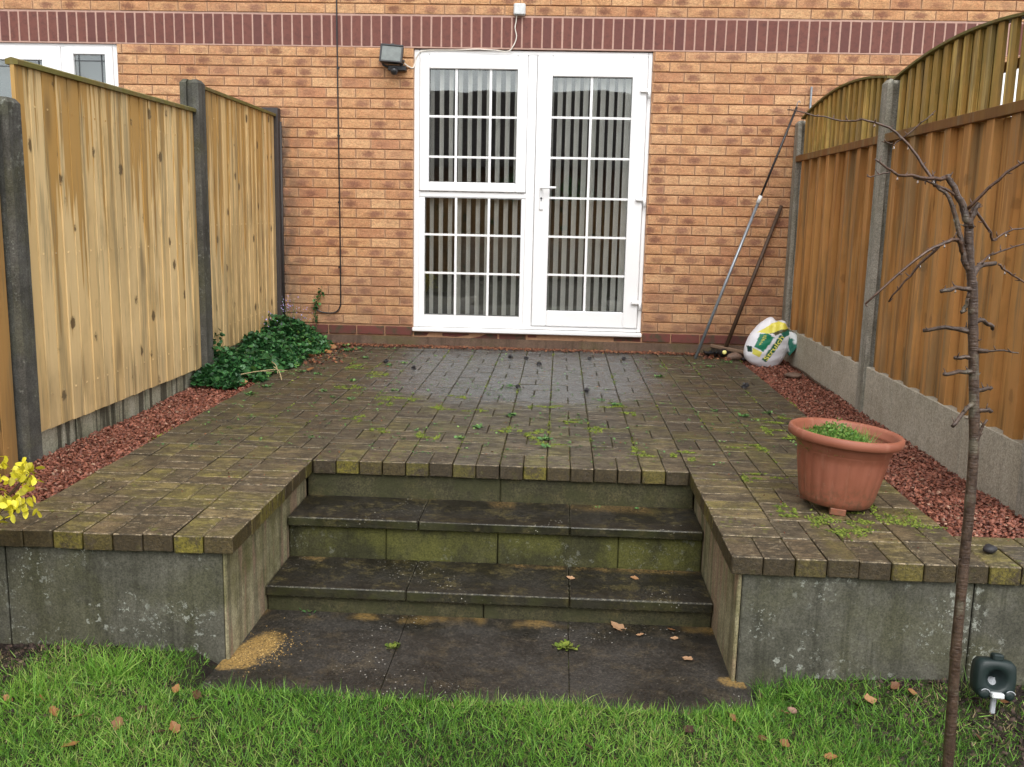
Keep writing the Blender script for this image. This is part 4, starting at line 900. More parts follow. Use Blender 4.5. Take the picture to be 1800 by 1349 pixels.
# ------------------------------------------------------------------ yellow shrub at the left edge
ys_ = empty("golden_shrub", (-.20, -4.78, GZ), label="bright yellow leaved shrub reaching in at the left edge above the patio corner", cat="shrub")
ends = [(.045, -4.75, .225), (.02, -4.72, .20), (-.03, -4.76, .25), (.03, -4.75, .135), (-.01, -4.78, .13), (-.05, -4.75, .16), (-.12, -4.8, .3), (-.18, -4.75, .2), (-.2, -4.85, .35), (-.28, -4.7, .3), (-.3, -4.85, .15), (-.08, -4.82, .06), (-.16, -4.72, .08)]
lp = []; lm = []
for e in ends:
    g = G(); a = Vector((-.20, -4.78, GZ)); e = Vector(e); pts = smooth_path([a, (a + e) / 2 + Vector((-.06, 0, .08)), e]); g.tube(pts, [.005 - .003 * i / len(pts) for i in range(len(pts))], 5); part(g, "stem", MWHND, ys_)
    for k in range(24):
        p = e + Vector((random.gauss(-.006, .020), random.gauss(0, .016), random.gauss(0, .016))); lp.append(list(p - Vector((-.20, -4.78, GZ))))
ov = [(0, 0, 0), (-.22, .2, .04), (-.34, .5, .07), (-.22, .82, .03), (0, 1., 0), (.22, .82, .03), (.34, .5, .07), (.22, .2, .04), (0, .5, -.02)]
scatter("foliage", ov, tf, np.array(lp), rots(len(lp), 1.0, (.024, .036)), MYEL, smooth=True, parent=ys_)

# ------------------------------------------------------------------ plant pot
def mat_pot():
    q = M("terracotta_plastic"); P = q.pos(); n = q.noise(P, 8, 5, .6)
    c = q.mix(q.rr(n, .3, .7), (.25, .082, .046), (.30, .105, .062)); c = q.mix(q.m('MULTIPLY', q.rr(q.noise(q.st(P, (9, 9, 1.2)), 3, 4), .56, .66), .35), c, (.38, .17, .11))
    c = q.mix(q.m('MULTIPLY', q.rr(q.sep(P)[2], .05, .0), .5), c, (.16, .07, .035))
    c = q.mix(q.m('MULTIPLY', q.m('MULTIPLY', q.rr(q.sep(P)[2], .16, .03), q.rr(q.noise(P, 40, 5, .8), .42, .6)), .6), c, (.10, .065, .035)); sc = q.noise(q.st(P, (1, 1, .4)), 26, 5, .8); c = q.mix(q.m('MULTIPLY', q.rr(sc, .6, .68), .35), c, (.42, .25, .17))
    return q.end(c, q.rr(n, .3, .7, .4, .65), q.m('ADD', n, q.noise(P, 120, 3)), .2, .001, .4)
MPOT = mat_pot()
PC = Vector((2.712, -4.03, .0)); RP = Matrix.Rotation(math.radians(4.5), 3, 'Y')
pot = empty("plant_pot", PC, label="large terracotta coloured plastic plant pot standing tilted on the right of the patio", cat="plant pot")
g = G()
prof = [(.001, .022), (.118, .022), (.127, .027), (.134, .05), (.148, .12), (.160, .19), (.165, .222), (.170, .226), (.172, .262)]
def flute(a, j, z): return 0 if z < .03 or z > .205 else .0042 * (abs(math.sin(a * 11)) ** .5 - .5)
g.lathe(prof, PC, 132, flute, True, RP); part(g, "pot_body", MPOT, pot)
g = G(); g.lathe([(.170, .258), (.198, .258), (.204, .262), (.206, .276), (.203, .290), (.197, .294), (.188, .292), (.182, .282), (.168, .23), (.160, .20)], PC, 96, None, True, RP); part(g, "rim", MPOT, pot)
for a in (-100, 20, 140):
    R2 = Matrix.Rotation(math.radians(a + 90), 3, 'Z'); g = G(); g.obox(PC + RP @ (R2 @ Vector((0, -.105, .013))), (.028, .022, .013), RP @ R2, None, .003); part(g, "foot", MPOT, pot)
g = G(); vs = [PC + RP @ Vector((.166 * math.cos(a) * r_, .166 * math.sin(a) * r_, .225 + .012 * math.sin(5 * a) * r_ * (1 - r_) * 4)) for r_ in (1, .66, .33) for a in [2 * math.pi * k / 32 for k in range(32)]]
g.add(vs + [PC + RP @ Vector((0, 0, .23))], [(j * 32 + k, j * 32 + (k + 1) % 32, (j + 1) * 32 + (k + 1) % 32, (j + 1) * 32 + k) for j in range(2) for k in range(32)] + [(64 + k, 64 + (k + 1) % 32, 96) for k in range(32)])
part(g, "compost", MDSTONE, pot)
g = G(); g2p = empty("potted_seedlings", PC + Vector((.012, 0, .222)), label="fresh light green seedlings growing in the terracotta pot", cat="plant")
n = 2300; a = rng.random(n) * 2 * math.pi; rr0 = np.sqrt(rng.random(n)) * .125; px = rr0 * np.cos(a) * 1.0 - .025; py = rr0 * np.sin(a); hz = (.075 * (1 - (rr0 / .14) ** 2) + .012) * rng.random(n) ** .5
hz += .03 * np.exp(-((px + .01) ** 2 + (py - .06) ** 2) / .002) * rng.random(n)
scatter("foliage", LEAF, LFC, np.stack([px, py, hz - px * .05], 1), rots(n, .9, (.004, .013)), MPOTP, smooth=False, parent=g2p)
o = scatter("shoot", BL, BF, np.stack([px[:1900], py[:1900], px[:1900] * 0 - .005], 1), rots(1900, .55, (.6, 1.15)) @ np.array([np.diag([.0022, .075, .080])] * 1900), MPOTP, parent=g2p)

# ------------------------------------------------------------------ sapling
TR = {
'trunk': [(2.684, -.428), (2.688, -.315), (2.685, -.191), (2.678, -.007), (2.676, .098), (2.674, .274), (2.673, .39), (2.668, .527), (2.654, .665), (2.638, .8), (2.629, .888), (2.62, .933), (2.61, .986), (2.602, 1.062)],
'lead': [(2.604, 1.04), (2.592, 1.075), (2.581, 1.098), (2.560, 1.132), (2.544, 1.157)],
'l1': [(2.598, 1.04), (2.607, 1.06), (2.62, 1.097)], 'l2': [(2.621, .933), (2.602, .966), (2.591, 1.002), (2.579, 1.045), (2.554, 1.104), (2.522, 1.132)],
'b1': [(2.599, .976), (2.577, 1.013), (2.558, 1.011), (2.529, 1.0), (2.472, .965), (2.365, .863)], 'b1b': [(2.533, 1.001), (2.499, .953), (2.47, .913), (2.443, .867)],
'b2': [(2.544, 1.153), (2.51, 1.148), (2.455, 1.152), (2.407, 1.161), (2.363, 1.186)], 'b2b': [(2.408, 1.16), (2.384, 1.155), (2.354, 1.148)],
'b3': [(2.521, 1.132), (2.509, 1.158), (2.482, 1.199), (2.452, 1.24), (2.4, 1.272), (2.36, 1.281), (2.316, 1.282), (2.257, 1.295), (2.194, 1.309)], 'b3b': [(2.452, 1.24), (2.488, 1.277), (2.522, 1.302)], 'b3c': [(2.452, 1.24), (2.435, 1.229), (2.406, 1.233)],
'b4': [(2.59, 1.086), (2.558, 1.12), (2.511, 1.138), (2.47, 1.15)], 'b5': [(2.596, 1.081), (2.634, 1.132), (2.679, 1.176), (2.711, 1.197), (2.758, 1.229), (2.83, 1.29)],
'b6': [(2.605, 1.075), (2.618, 1.08), (2.654, 1.042), (2.675, 1.013), (2.698, 1.027), (2.729, 1.037), (2.80, 1.045)], 'b7': [(2.622, .925), (2.649, .952), (2.693, .958)], 'b7b': [(2.648, .953), (2.684, .975), (2.734, .989), (2.80, 1.01)], 'b7c': [(2.693, .957), (2.714, .942), (2.741, .927), (2.78, .91)],
's1': [(2.629, .898), (2.584, .902), (2.542, .893)], 's2': [(2.623, .891), (2.618, .864), (2.607, .844)], 's3': [(2.636, .803), (2.583, .804), (2.538, .795)], 's4': [(2.638, .826), (2.667, .824), (2.688, .815), (2.705, .802)],
's5': [(2.645, .756), (2.689, .758), (2.727, .757)], 's6': [(2.648, .741), (2.624, .739), (2.603, .734)], 's7': [(2.65, .707), (2.608, .706), (2.568, .701)], 's8': [(2.655, .658), (2.685, .662), (2.709, .665)],
's9': [(2.658, .63), (2.624, .61), (2.593, .58)], 's10': [(2.662, .61), (2.686, .612), (2.703, .611)], 's11': [(2.668, .503), (2.674, .545), (2.689, .591)]}
RAD = {'trunk': (.0140, .0098), 'lead': (.0100, .0062), 'l1': (.0085, .006), 'l2': (.009, .004), 'b1': (.006, .0025), 'b1b': (.0035, .002), 'b2': (.0055, .0022), 'b2b': (.002, .0012), 'b3': (.0042, .0014), 'b3b': (.0022, .0012), 'b3c': (.0018, .001), 'b4': (.0042, .002), 'b5': (.004, .002), 'b6': (.004, .0018), 'b7': (.0075, .0055), 'b7b': (.003, .0018), 'b7c': (.003, .002), 's5': (.0035, .0016), 's11': (.006, .003)}
def mat_bark():
    q = M("sapling_bark"); P = q.pos(); n = q.noise(P, 40, 5, .7); c = q.mix(q.rr(n, .35, .65), (.034, .018, .011), (.085, .052, .034)); c = q.mix(q.m('MULTIPLY', q.rr(q.noise(P, 12, 4), .52, .62), .5), c, (.14, .13, .09))
    return q.end(q.grit(c, 200, .75, 1.3), .42, q.m('ADD', n, q.noise(q.st(P, (1, 1, 6)), 30, 4)), .9, .003, .5)
MBARK = mat_bark(); MTWIG = plain("red_brown_twig", (.07, .035, .02), .35, var=.5, sc=120)
tree = empty("sapling", (2.684, -5.25, -.43), label="thin bare sapling with short pruned stubs at the right, nearest the viewer", cat="tree")
YT = {'b1': -.06, 'b1b': .05, 'b2': -.05, 'b3': .1, 'b5': -.08, 'b6': .06, 'b7': .05, 'b7b': .09, 'b7c': .02, 's1': -.03, 's3': .04, 's4': .05, 's5': -.04, 's7': -.03, 's8': .03, 's9': -.05}
DROPS = []
for k_, v in TR.items():
    n = len(v); yy = YT.get(k_, 0)
    if k_ in ('b1b', 'b2b', 'b3b', 'b3c', 'b7b', 'b7c'):
        par = {'b1b': 'b1', 'b2b': 'b2', 'b3b': 'b3', 'b3c': 'b3', 'b7b': 'b7', 'b7c': 'b7'}[k_]; base = YT.get(par, 0) * (.5 if par != 'b7' else .6)
    else: base = 0
    pts = smooth_path([(x, -5.25 + base + yy * (i / max(n - 1, 1)), z) for i, (x, z) in enumerate(v)], 3 if k_ != 'trunk' else 6)
    if k_ != 'trunk': pts = [p + Vector((random.gauss(0, .0013), random.gauss(0, .0013), random.gauss(0, .0013))) for p in pts]
    r0, r1 = RAD.get(k_, (.0055, .0048)); N = len(pts)
    if k_ != 'trunk': r0, r1 = r0 * 1., r1 * .95
    rad = [r0 + (r1 - r0) * (i / (N - 1)) for i in range(N)]
    if k_[0] == 'b' or k_ in ('s1', 's7', 's3'):
        for i in range(3, N, 5): DROPS.append((pts[i][0], pts[i][1], pts[i][2] - rad[i] - .0055))
    if k_ == 'trunk': rad = [a * (1 + random.uniform(-.025, .025) + .10 * (i % 9 == 0)) for i, a in enumerate(rad)]
    g = G(); g.tube(pts, rad, 10 if k_ == 'trunk' else 7)
    for i in range(1, N, 2 if k_ != 'trunk' else 4):
        p = Vector(pts[i]); dd = Vector((random.uniform(-1, 1), random.uniform(-.5, .5), random.uniform(-.6, 1))).normalized()
        g.tube([p, p + dd * (rad[i] + random.uniform(.001, .004)), p + dd * (rad[i] + random.uniform(.005, .012)) + Vector((0, 0, .003))], [min(rad[i] * .6, .004) + .0004, .0016, .0008], 5)
    if k_[0] == 's' and k_ != 's11':   # swollen collar
        g.tube([pts[0], pts[2]], [.008, .0045], 7)
    part(g, "trunk" if k_ == 'trunk' else ("stub" if k_[0] == 's' else "branch"), MTWIG if k_[0] == 'b' and k_ != 'b7' else MBARK, tree)
drops = random.sample(DROPS, min(14, len(DROPS)))
g = G()
for d_ in drops: g.lathe([(.0003, .006), (.0016, .002), (.0022, -.0005), (.0016, -.0026), (.0002, -.0033)], d_, 8)
def mat_water():
    q = M("water_drop"); b = q.n('ShaderNodeBsdfPrincipled'); b.inputs['Transmission Weight'].default_value = 1; b.inputs['Roughness'].default_value = 0; b.inputs['IOR'].default_value = 1.33
    o = q.n('ShaderNodeOutputMaterial'); q.t.links.new(b.outputs[0], o.inputs[0]); return q.mat
part(g, "raindrop", mat_water(), tree)

# ------------------------------------------------------------------ mulch sack
def sack():
    nu, nv = 150, 110; C_ = Vector((3.212, -.42, .147)); a_, b_, c_ = .150, .188, .10
    tilt = math.radians(-24); ct, st_ = math.cos(tilt), math.sin(tilt)
    def surf(u, v):   # u: around, v: 0 bottom .. 1 top
        ph = (v - .5) * math.pi; cz = math.copysign(abs(math.sin(ph)) ** .85, math.sin(ph)); cr = abs(math.cos(ph)) ** .62
        ca, sa = math.cos(u), math.sin(u)
        x = a_ * cr * math.copysign(abs(ca) ** .85, ca) * (1.0 - .16 * (cz > 0) * cz + .06 * (cz < 0) * -cz); y = c_ * cr * math.copysign(abs(sa) ** .9, sa); z = b_ * cz
        z += .012 * math.sin(9 * x / a_) * max(0, cz) ** 3
        wr = .004 * math.sin(17 * x / a_ + 6 * z / b_) * max(0, cz) + .0025 * math.sin(8 * z / b_ + 5 * x / a_) + .0012 * math.sin(15 * z / b_ - 9 * x / a_)
        y += wr * (-1 if sa < 0 else 1) * cr
        if sa < 0 : y -= .0
        return Vector((x * ct - z * st_, y, x * st_ + z * ct))
    vs = []; ST = []
    for j in range(nv + 1):
        for i in range(nu):
            p = surf(2 * math.pi * i / nu, j / nv); vs.append(C_ + p); ST.append((p.x, p.y, p.z))
    F = [(j * nu + i, j * nu + (i + 1) % nu, (j + 1) * nu + (i + 1) % nu, (j + 1) * nu + i) for j in range(nv) for i in range(nu)]
    me = bpy.data.meshes.new("sack_body"); b0 = Vector((3.21, -.42, -.02)); me.from_pydata([tuple(v - b0) for v in vs], [], F)
    K = .00043                               # one unit of the print drawing in metres
    def T(X, Y): return ((X - 690) * K, (770 - Y) * K)
    def inpoly(p, poly):
        c = False; n = len(poly)
        for i in range(n):
            (x1, y1), (x2, y2) = poly[i], poly[i - 1]
            if (y1 > p[1]) != (y2 > p[1]) and p[0] < (x2 - x1) * (p[1] - y1) / (y2 - y1) + x1: c = not c
        return c
    polys = [([T(*q) for q in P_], c) for P_, c in (
        ([(440, 590), (480, 560), (620, 575), (700, 560), (850, 505), (990, 490), (930, 400), (830, 375), (700, 400), (560, 500), (470, 560)], (.80, .72, .10)),
        ([(620, 575), (700, 560), (850, 505), (990, 490), (1010, 520), (900, 540), (760, 600), (690, 570)], (.10, .09, .04)),
        ([(505, 585), (620, 572), (740, 635), (575, 885), (420, 805)], (.01, .20, .10)),
        ([(400, 830), (550, 885), (520, 985), (400, 930)], (.75, .70, .12)), ([(310, 800), (390, 800), (395, 900), (330, 900)], (.01, .05, .04)),
        ([(835, 590), (925, 620), (630, 1068), (560, 1018)], (.01, .12, .07)), ([(850, 560), (1000, 500), (1060, 520), (1040, 580), (900, 640)], (.02, .16, .11)))]
    col = np.ones((len(vs), 4), dtype=np.float32); col[:, :3] = (.80, .80, .84)
    for i, (x, y, z) in enumerate(ST):
        if y > .004: continue
        for P_, c in polys:
            if inpoly((x, z), P_): col[i, :3] = c
    at = me.color_attributes.new("print", 'FLOAT_COLOR', 'POINT'); at.data.foreach_set('color', col.ravel())
    q = M("printed_sack_film"); n = q.noise(q.pos(), 30, 3); me.materials.append(q.end(q.attr('print', 'Color'), .38, n, .5, .006, .5)); me.polygons.foreach_set('use_smooth', [True] * len(F))
    root = empty("mulch_sack", b0, label="white, yellow and green printed mulch sack slumped in the corner by the right fence", cat="sack")
    link("sack_body", me, root)
    # the front surface as a height map, for the lettering
    fr0 = np.array([s for s in ST if s[1] < 0])
    def front(x, z):
        d2 = (fr0[:, 0] - x) ** 2 + (fr0[:, 2] - z) ** 2; k = np.argsort(d2)[:4]; w = 1 / (d2[k] + 1e-7); return float((fr0[k, 1] * w).sum() / w.sum())
    def lettering(txt, p0, p1, hgt, name, bold=.018):
        cu = bpy.data.curves.new(name, 'FONT'); cu.body = txt; cu.size = 1; cu.offset = bold; cu.resolution_u = 3; ob = bpy.data.objects.new(name, cu); COL.objects.link(ob)
        dg = bpy.context.evaluated_depsgraph_get(); m0 = ob.evaluated_get(dg).to_mesh(); co = [v.co.copy() for v in m0.vertices]; fc = [tuple(p.vertices) for p in m0.polygons]
        ob.evaluated_get(dg).to_mesh_clear(); bpy.data.objects.remove(ob); bpy.data.curves.remove(cu)
        w = max(c.x for c in co) - min(c.x for c in co); mx0 = min(c.x for c in co); A = Vector(T(*p0)); B = Vector(T(*p1)); D = (B - A); Lg = D.length; D.normalize(); Nn = Vector((-D.y, D.x))
        out = []
        for c in co:
            p = A + D * ((c.x - mx0) / w * Lg) + Nn * (c.y * hgt); out.append((C_.x + p.x - b0.x, C_.y + front(p.x, p.y) - .0022 - b0.y, C_.z + p.y - b0.z))
        m = bpy.data.meshes.new(name); m.from_pydata(out, [], fc); m.materials.append(MLET); link(name, m, root)
    MLET = plain("yellow_print", (.82, .78, .16), .5, var=.02)
    lettering("Strulch", (640, 1040), (905, 632), .047, "lettering")
    g = G()
    for (X, Y, L_) in ((560, 620, 60), (545, 650, 85), (540, 680, 95), (525, 705, 80), (505, 740, 60), (495, 765, 45)):
        a = Vector(T(X, Y)); d_ = Vector((.8, .35)); 
        for k in range(4):
            p = a + d_ * (k * L_ / 4 * K); h = .0025 + .001 * (k % 2); y = front(p.x, p.y) - .0022
            g.add([(C_.x + p.x + sx * L_ * K * .09, C_.y + y, C_.z + p.y + sz * h) for sx, sz in ((-1, -1), (1, -.7), (1, 1.2), (-1, .8))], [(0, 1, 2, 3)])
    part(g, "small_print", MLET, root)
    # folded neck of the sack flopping to the right
    nu2, nv2 = 22, 12; vs = []; cols = []
    for j in range(nv2 + 1):
        t = j / nv2
        for i in range(nu2):
            a = 2 * math.pi * i / nu2; w = (.028 + .045 * t) ; th = .018 + .012 * t
            axis = Vector((3.312 + .085 * t, -.455 - .02 * t, .225 - .075 * t * t - .02 * t)); ax = Vector((.55, 0, .8)).normalized()
            rr1 = 1 + .28 * math.sin(a * 5 + j * .7) * t
            vs.append(axis + ax * math.cos(a) * w * rr1 + Vector((0, 1, 0)) * math.sin(a) * th * rr1 + Vector((0, 0, .004 * math.sin(7 * a)))); f = math.sin(a * 3 + 1.2) + .35 * math.sin(j)
            cols.append((.02, .16, .11, 1) if f > .15 or t > .88 else (.72, .76, .76, 1))
    F = [(j * nu2 + i, j * nu2 + (i + 1) % nu2, (j + 1) * nu2 + (i + 1) % nu2, (j + 1) * nu2 + i) for j in range(nv2) for i in range(nu2)]
    me2 = bpy.data.meshes.new("sack_neck"); me2.from_pydata([tuple(v - b0) for v in vs], [], F); at = me2.color_attributes.new("print", 'FLOAT_COLOR', 'POINT'); at.data.foreach_set('color', np.array(cols, dtype=np.float32).ravel())
    me2.materials.append(me.materials[0]); me2.polygons.foreach_set('use_smooth', [True] * len(F)); link("sack_neck", me2, root)
sack()

# ------------------------------------------------------------------ poles and corner clutter
pole = empty("extending_pole", (2.70, -.316, 0), label="long telescopic pole, grey below and black above, leaning right against the corner", cat="pole")
A, B = Vector((2.70, -.316, .004)), Vector((3.385, -.045, 1.87)); J = A.lerp(B, .635)
g = G(); g.tube([A, J], .0115, 12); part(g, "lower_tube", MMET, pole); g = G(); g.tube([J, B], .0085, 12); part(g, "upper_tube", MBLK, pole)
g = G(); g.tube([J - (B - A).normalized() * .03, J + (B - A).normalized() * .03], .015, 12); part(g, "collar", MGREYP, pole)
g = G(); g.tube(smooth_path([B, B + Vector((.004, 0, .03)), B + Vector((.018, 0, .045)), B + Vector((.022, 0, .03))]), .003, 6); part(g, "hook", MMET, pole)
br = empty("broom", (2.98, -.12, .04), label="old wooden broom propped head down against the wall behind the long pole", cat="broom")
g = G(); g.tube([(2.945, -.16, .06), (3.325, -.035, 1.15)], [.016, .0145], 10); part(g, "handle", MWHND, br)
g = G(); R3 = Matrix.Rotation(math.radians(-14), 3, 'Z') @ Matrix.Rotation(math.radians(8), 3, 'Y'); g.obox((2.985, -.17, .062), (.155, .022, .013), R3, None, .005); part(g, "broom_head", MBROOM, br)
g = G()
for k in range(170):
    p = R3 @ Vector((random.uniform(-.145, .145), random.uniform(-.016, .016), 0)); a = Vector((2.985, -.17, .052)) + p; g.tube([a, a + Vector((random.gauss(0, .008), random.gauss(-.008, .006), -.045))], .0016, 3, cap=False)
part(g, "bristles", MBLK, br, kind="stuff")
bt = empty("bottle", (2.92, -.2, .03), label="dark bottle with a pale yellow cap lying in the corner clutter", cat="bottle")
RB = Matrix.Rotation(math.radians(78), 3, 'X') @ Matrix.Identity(3)
g = G(); g.lathe([(.001, -.09), (.03, -.09), (.034, -.08), (.034, .03), (.02, .055), (.013, .062)], (2.925, -.19, .036), 20, None, True, RB); part(g, "bottle_body", MBLK, bt)
g = G(); g.lathe([(.0145, .060), (.0155, .062), (.0155, .082), (.013, .085), (.0005, .085)], (2.925, -.19, .036), 18, None, True, RB); part(g, "cap", MYC, bt)
tr_ = empty("plant_tray", (2.83, -.15, 0), label="crushed black plastic plant tray beside the foot of the long pole", cat="tray")
g = G(); vs = [(2.79 + .11 * i / 6 + random.uniform(-.006, .006), -.20 + .12 * j / 4 + random.uniform(-.006, .006), .008 + .035 * ((i in (0, 6)) or (j in (0, 4))) * random.uniform(.5, 1.2)) for j in range(5) for i in range(7)]
g.add(vs, [(j * 7 + i, j * 7 + i + 1, (j + 1) * 7 + i + 1, (j + 1) * 7 + i) for j in range(4) for i in range(6)]); part(g, "tray", MBLK, tr_)
def rock(name, c, r, mat, label, cat, sq=(1, 1, .6), group=None):
    g = G(); n, m2 = 12, 8; vs = []
    ph = [random.uniform(0, 6) for _ in range(3)]
    for j in range(m2 + 1):
        t = math.pi * j / m2
        for i in range(n):
            a = 2 * math.pi * i / n; k = 1 + .13 * math.sin(2 * a + ph[0] + t) + .08 * math.sin(3 * a + ph[1]) * math.sin(2 * t)
            vs.append((r * k * sq[0] * math.sin(t) * math.cos(a), r * k * sq[1] * math.sin(t) * math.sin(a), r * k * sq[2] * math.cos(t)))
    g.add(vs, [(j * n + i, (j + 1) * n + i, (j + 1) * n + (i + 1) % n, j * n + (i + 1) % n) for j in range(m2) for i in range(n)], sm=True)
    o = g.obj(name, mat, label=label, cat=cat, group=group); o.location = c; return o
rock("stone", (3.0, -.28, .022), .045, MSTONE, "rounded brown stone in the corner between the bottle and the sack", "stone", (1.4, 1, .7))
rock("stone", (3.07, -.30, .012), .024, MDSTONE, "small dark stone against the left foot of the mulch sack", "stone")
rock("stone", (3.085, -4.49, .012), .02, MDSTONE, "smooth dark pebble on the front right paving behind the sapling", "stone", (1.3, 1, .7))
rock("stone", (3.28, -.95, .0), .04, MSTONE, "flat brown stone half buried in the right gravel near the sack", "stone", (1.4, 1, .5))
rock("stone", (2.393, -4.86, -.385), .014, plain("pinkish_stone", (.28, .16, .12), .7), "small pink stone in the lawn right of the slabs", "stone")
for i, ((x, y), lb_) in enumerate(zip([(1.321, -.5), (1.441, -.562), (1.538, -.816), (1.904, -.5), (2.157, -.451), (1.849, -1.809), (1.431, -1.763), (2.854, -1.501), (.7, -1.15), (.47, -.9)],
        ["dark scrap near the wall left of the patio centre", "dark scrap near the wall, second from the left of the row below the sill", "round dark cone on the paving with a painted wet sheen", "dark scrap near the wall below the door leaf", "dark scrap near the wall at the right corner of the sill",
         "dark cone right of centre on the patio beyond the mossy joints", "dark cone touching the pale weed at the patio centre", "black round clump on the paving near the right gravel", "dark scrap left of the paving with a painted wet sheen", "brown scrap on the dark paving near the wall at left"])):
    g = G()
    for k in range(26):
        a = random.uniform(0, 6.3); e = random.uniform(0, 1.4); p = Vector((math.cos(a) * math.cos(e), math.sin(a) * math.cos(e), math.sin(e))) * (.017 if i != 7 else .026)
        g.obox(p * random.uniform(.3, 1) + Vector((0, 0, .002)), (.0065, .005, .002), Matrix.Rotation(random.uniform(0, 3), 3, 'X') @ Matrix.Rotation(a, 3, 'Z'))
    o = g.obj("debris_clump", MDSTONE, label=lb_, cat="debris", group="dark scraps lying on the patio"); o.location = (x, y, .002)
sk = G(); sk.tube(smooth_path([(3.372, -.45, -.002), (3.385, -.8, .004), (3.375, -1.15, -.002), (3.37, -1.5, .0)]), .007, 7)
sk.obj("stick", MWHND, label="thin brown stick lying on the gravel along the right fence", cat="stick")

# ------------------------------------------------------------------ animal repeller
rp = empty("pest_repeller", (3.005, -4.80, GZ), label="dark green ultrasonic pest repeller on a spike in the soil at the right edge", cat="pest repeller")
RC = Vector((2.998, -4.79, -.288)); RR = Matrix.Rotation(math.radians(4), 3, 'Y') @ Matrix.Rotation(math.radians(-10), 3, 'X')
def rbox(c, h, name, mat, bev=.004): g = G(); g.obox(RC + RR @ Vector(c), h, RR, None, bev); return part(g, name, mat, rp)
g = G(); n = 28; vs = []      # rounded square face with a funnel
for r_, yy_, sq in ((.001, .02, 0), (.012, .012, 0), (.024, .0, 0), (.030, -.022, 0), (.036, -.026, .2), (.052, -.026, .75), (.058, -.020, 1), (.060, .0, 1), (.056, .030, 1), (.001, .034, 1)):
    for k in range(n):
        a = 2 * math.pi * k / n; m3 = max(abs(math.cos(a)), abs(math.sin(a))); q_ = r_ * ((1 - sq) + sq / (m3 ** .75)); vs.append(RC + RR @ Vector((q_ * math.cos(a), yy_, q_ * math.sin(a) * .98)))
g.add(vs, [(j * n + k, j * n + (k + 1) % n, (j + 1) * n + (k + 1) % n, (j + 1) * n + k) for j in range(9) for k in range(n)], sm=True); part(g, "housing", MRGREEN, rp)
g = G(); g.lathe([(.014, 0), (.009, .006), (.003, .018), (.0003, .024)], RC + RR @ Vector((0, .010, -.012)), 14, None, True, RR @ Matrix.Rotation(math.radians(50), 3, 'X')); part(g, "speaker_cone", MCHR, rp)
rbox((.002, -.006, .064), (.016, .014, .010), "top_knob", MRGREEN, .004)
rbox((-.0, -.034, -.043), (.018, .010, .008), "sensor_window", MGREYP, .003)
for sx in (-1, 1):
    g = G(); g.lathe([(.0005, .0), (.009, .001), (.0155, -.004), (.0165, -.012)], RC + RR @ Vector((sx * .037, -.036, -.042)), 18, None, True, RR @ Matrix.Rotation(math.radians(90), 3, 'X')); part(g, "dial", MRGREEN, rp)
    g = G(); g.tube([RC + RR @ Vector((sx * .037 + .0155 * math.cos(t), -.037, -.042 + .0155 * math.sin(t))) for t in [math.radians(25 + 13 * i) for i in range(10)]], .0014, 5); part(g, "dial_ring", MCHR, rp)
g = G(); g.box(2.995, 3.009, -4.803, -4.792, GZ - .05, -.335, bev=.002); part(g, "spike", MCHR, rp)

# ------------------------------------------------------------------ fallen leaves
def leafobj(x, y, z, s, ci, label, rot=None, group="fallen leaves on the lawn"):
    g = G(); n = 9; up_ = []; lo = []
    cz = random.uniform(.1, .3)
    for i in range(n):
        t = i / (n - 1); w = .36 * math.sin(math.pi * t ** .8) * (1 + .22 * math.sin(t * 17)); c_ = cz * (t - .5) ** 2
        up_.append((-w, t - .5, c_ + .10 * w + random.uniform(-.02, .02))); lo.append((w, t - .5, c_ + .22 * w + random.uniform(-.02, .02)))
    mid = [(0, i / (n - 1) - .5, cz * (i / (n - 1) - .5) ** 2 - .02) for i in range(n)]
    vs = [tuple(q * s for q in v) for v in up_ + mid + lo]; F = [(i, i + 1, n + i + 1, n + i) for i in range(n - 1)] + [(n + i, n + i + 1, 2 * n + i + 1, 2 * n + i) for i in range(n - 1)]
    g.add(vs, F, (ci, .5 + .4 * random.random(), .5)); g.tube([(0, -.5 * s, cz * .25 * s), (.05 * s, -.75 * s, cz * .1 * s)], .0007, 4, rnd=(.2, .5, .5))
    o = g.obj("fallen_leaf", MDEAD, label=label, cat="leaf", group=group); o.location = (x, y, z); o.rotation_euler = rot or (random.gauss(0, .35), random.gauss(0, .35), random.uniform(0, 6.3)); return o
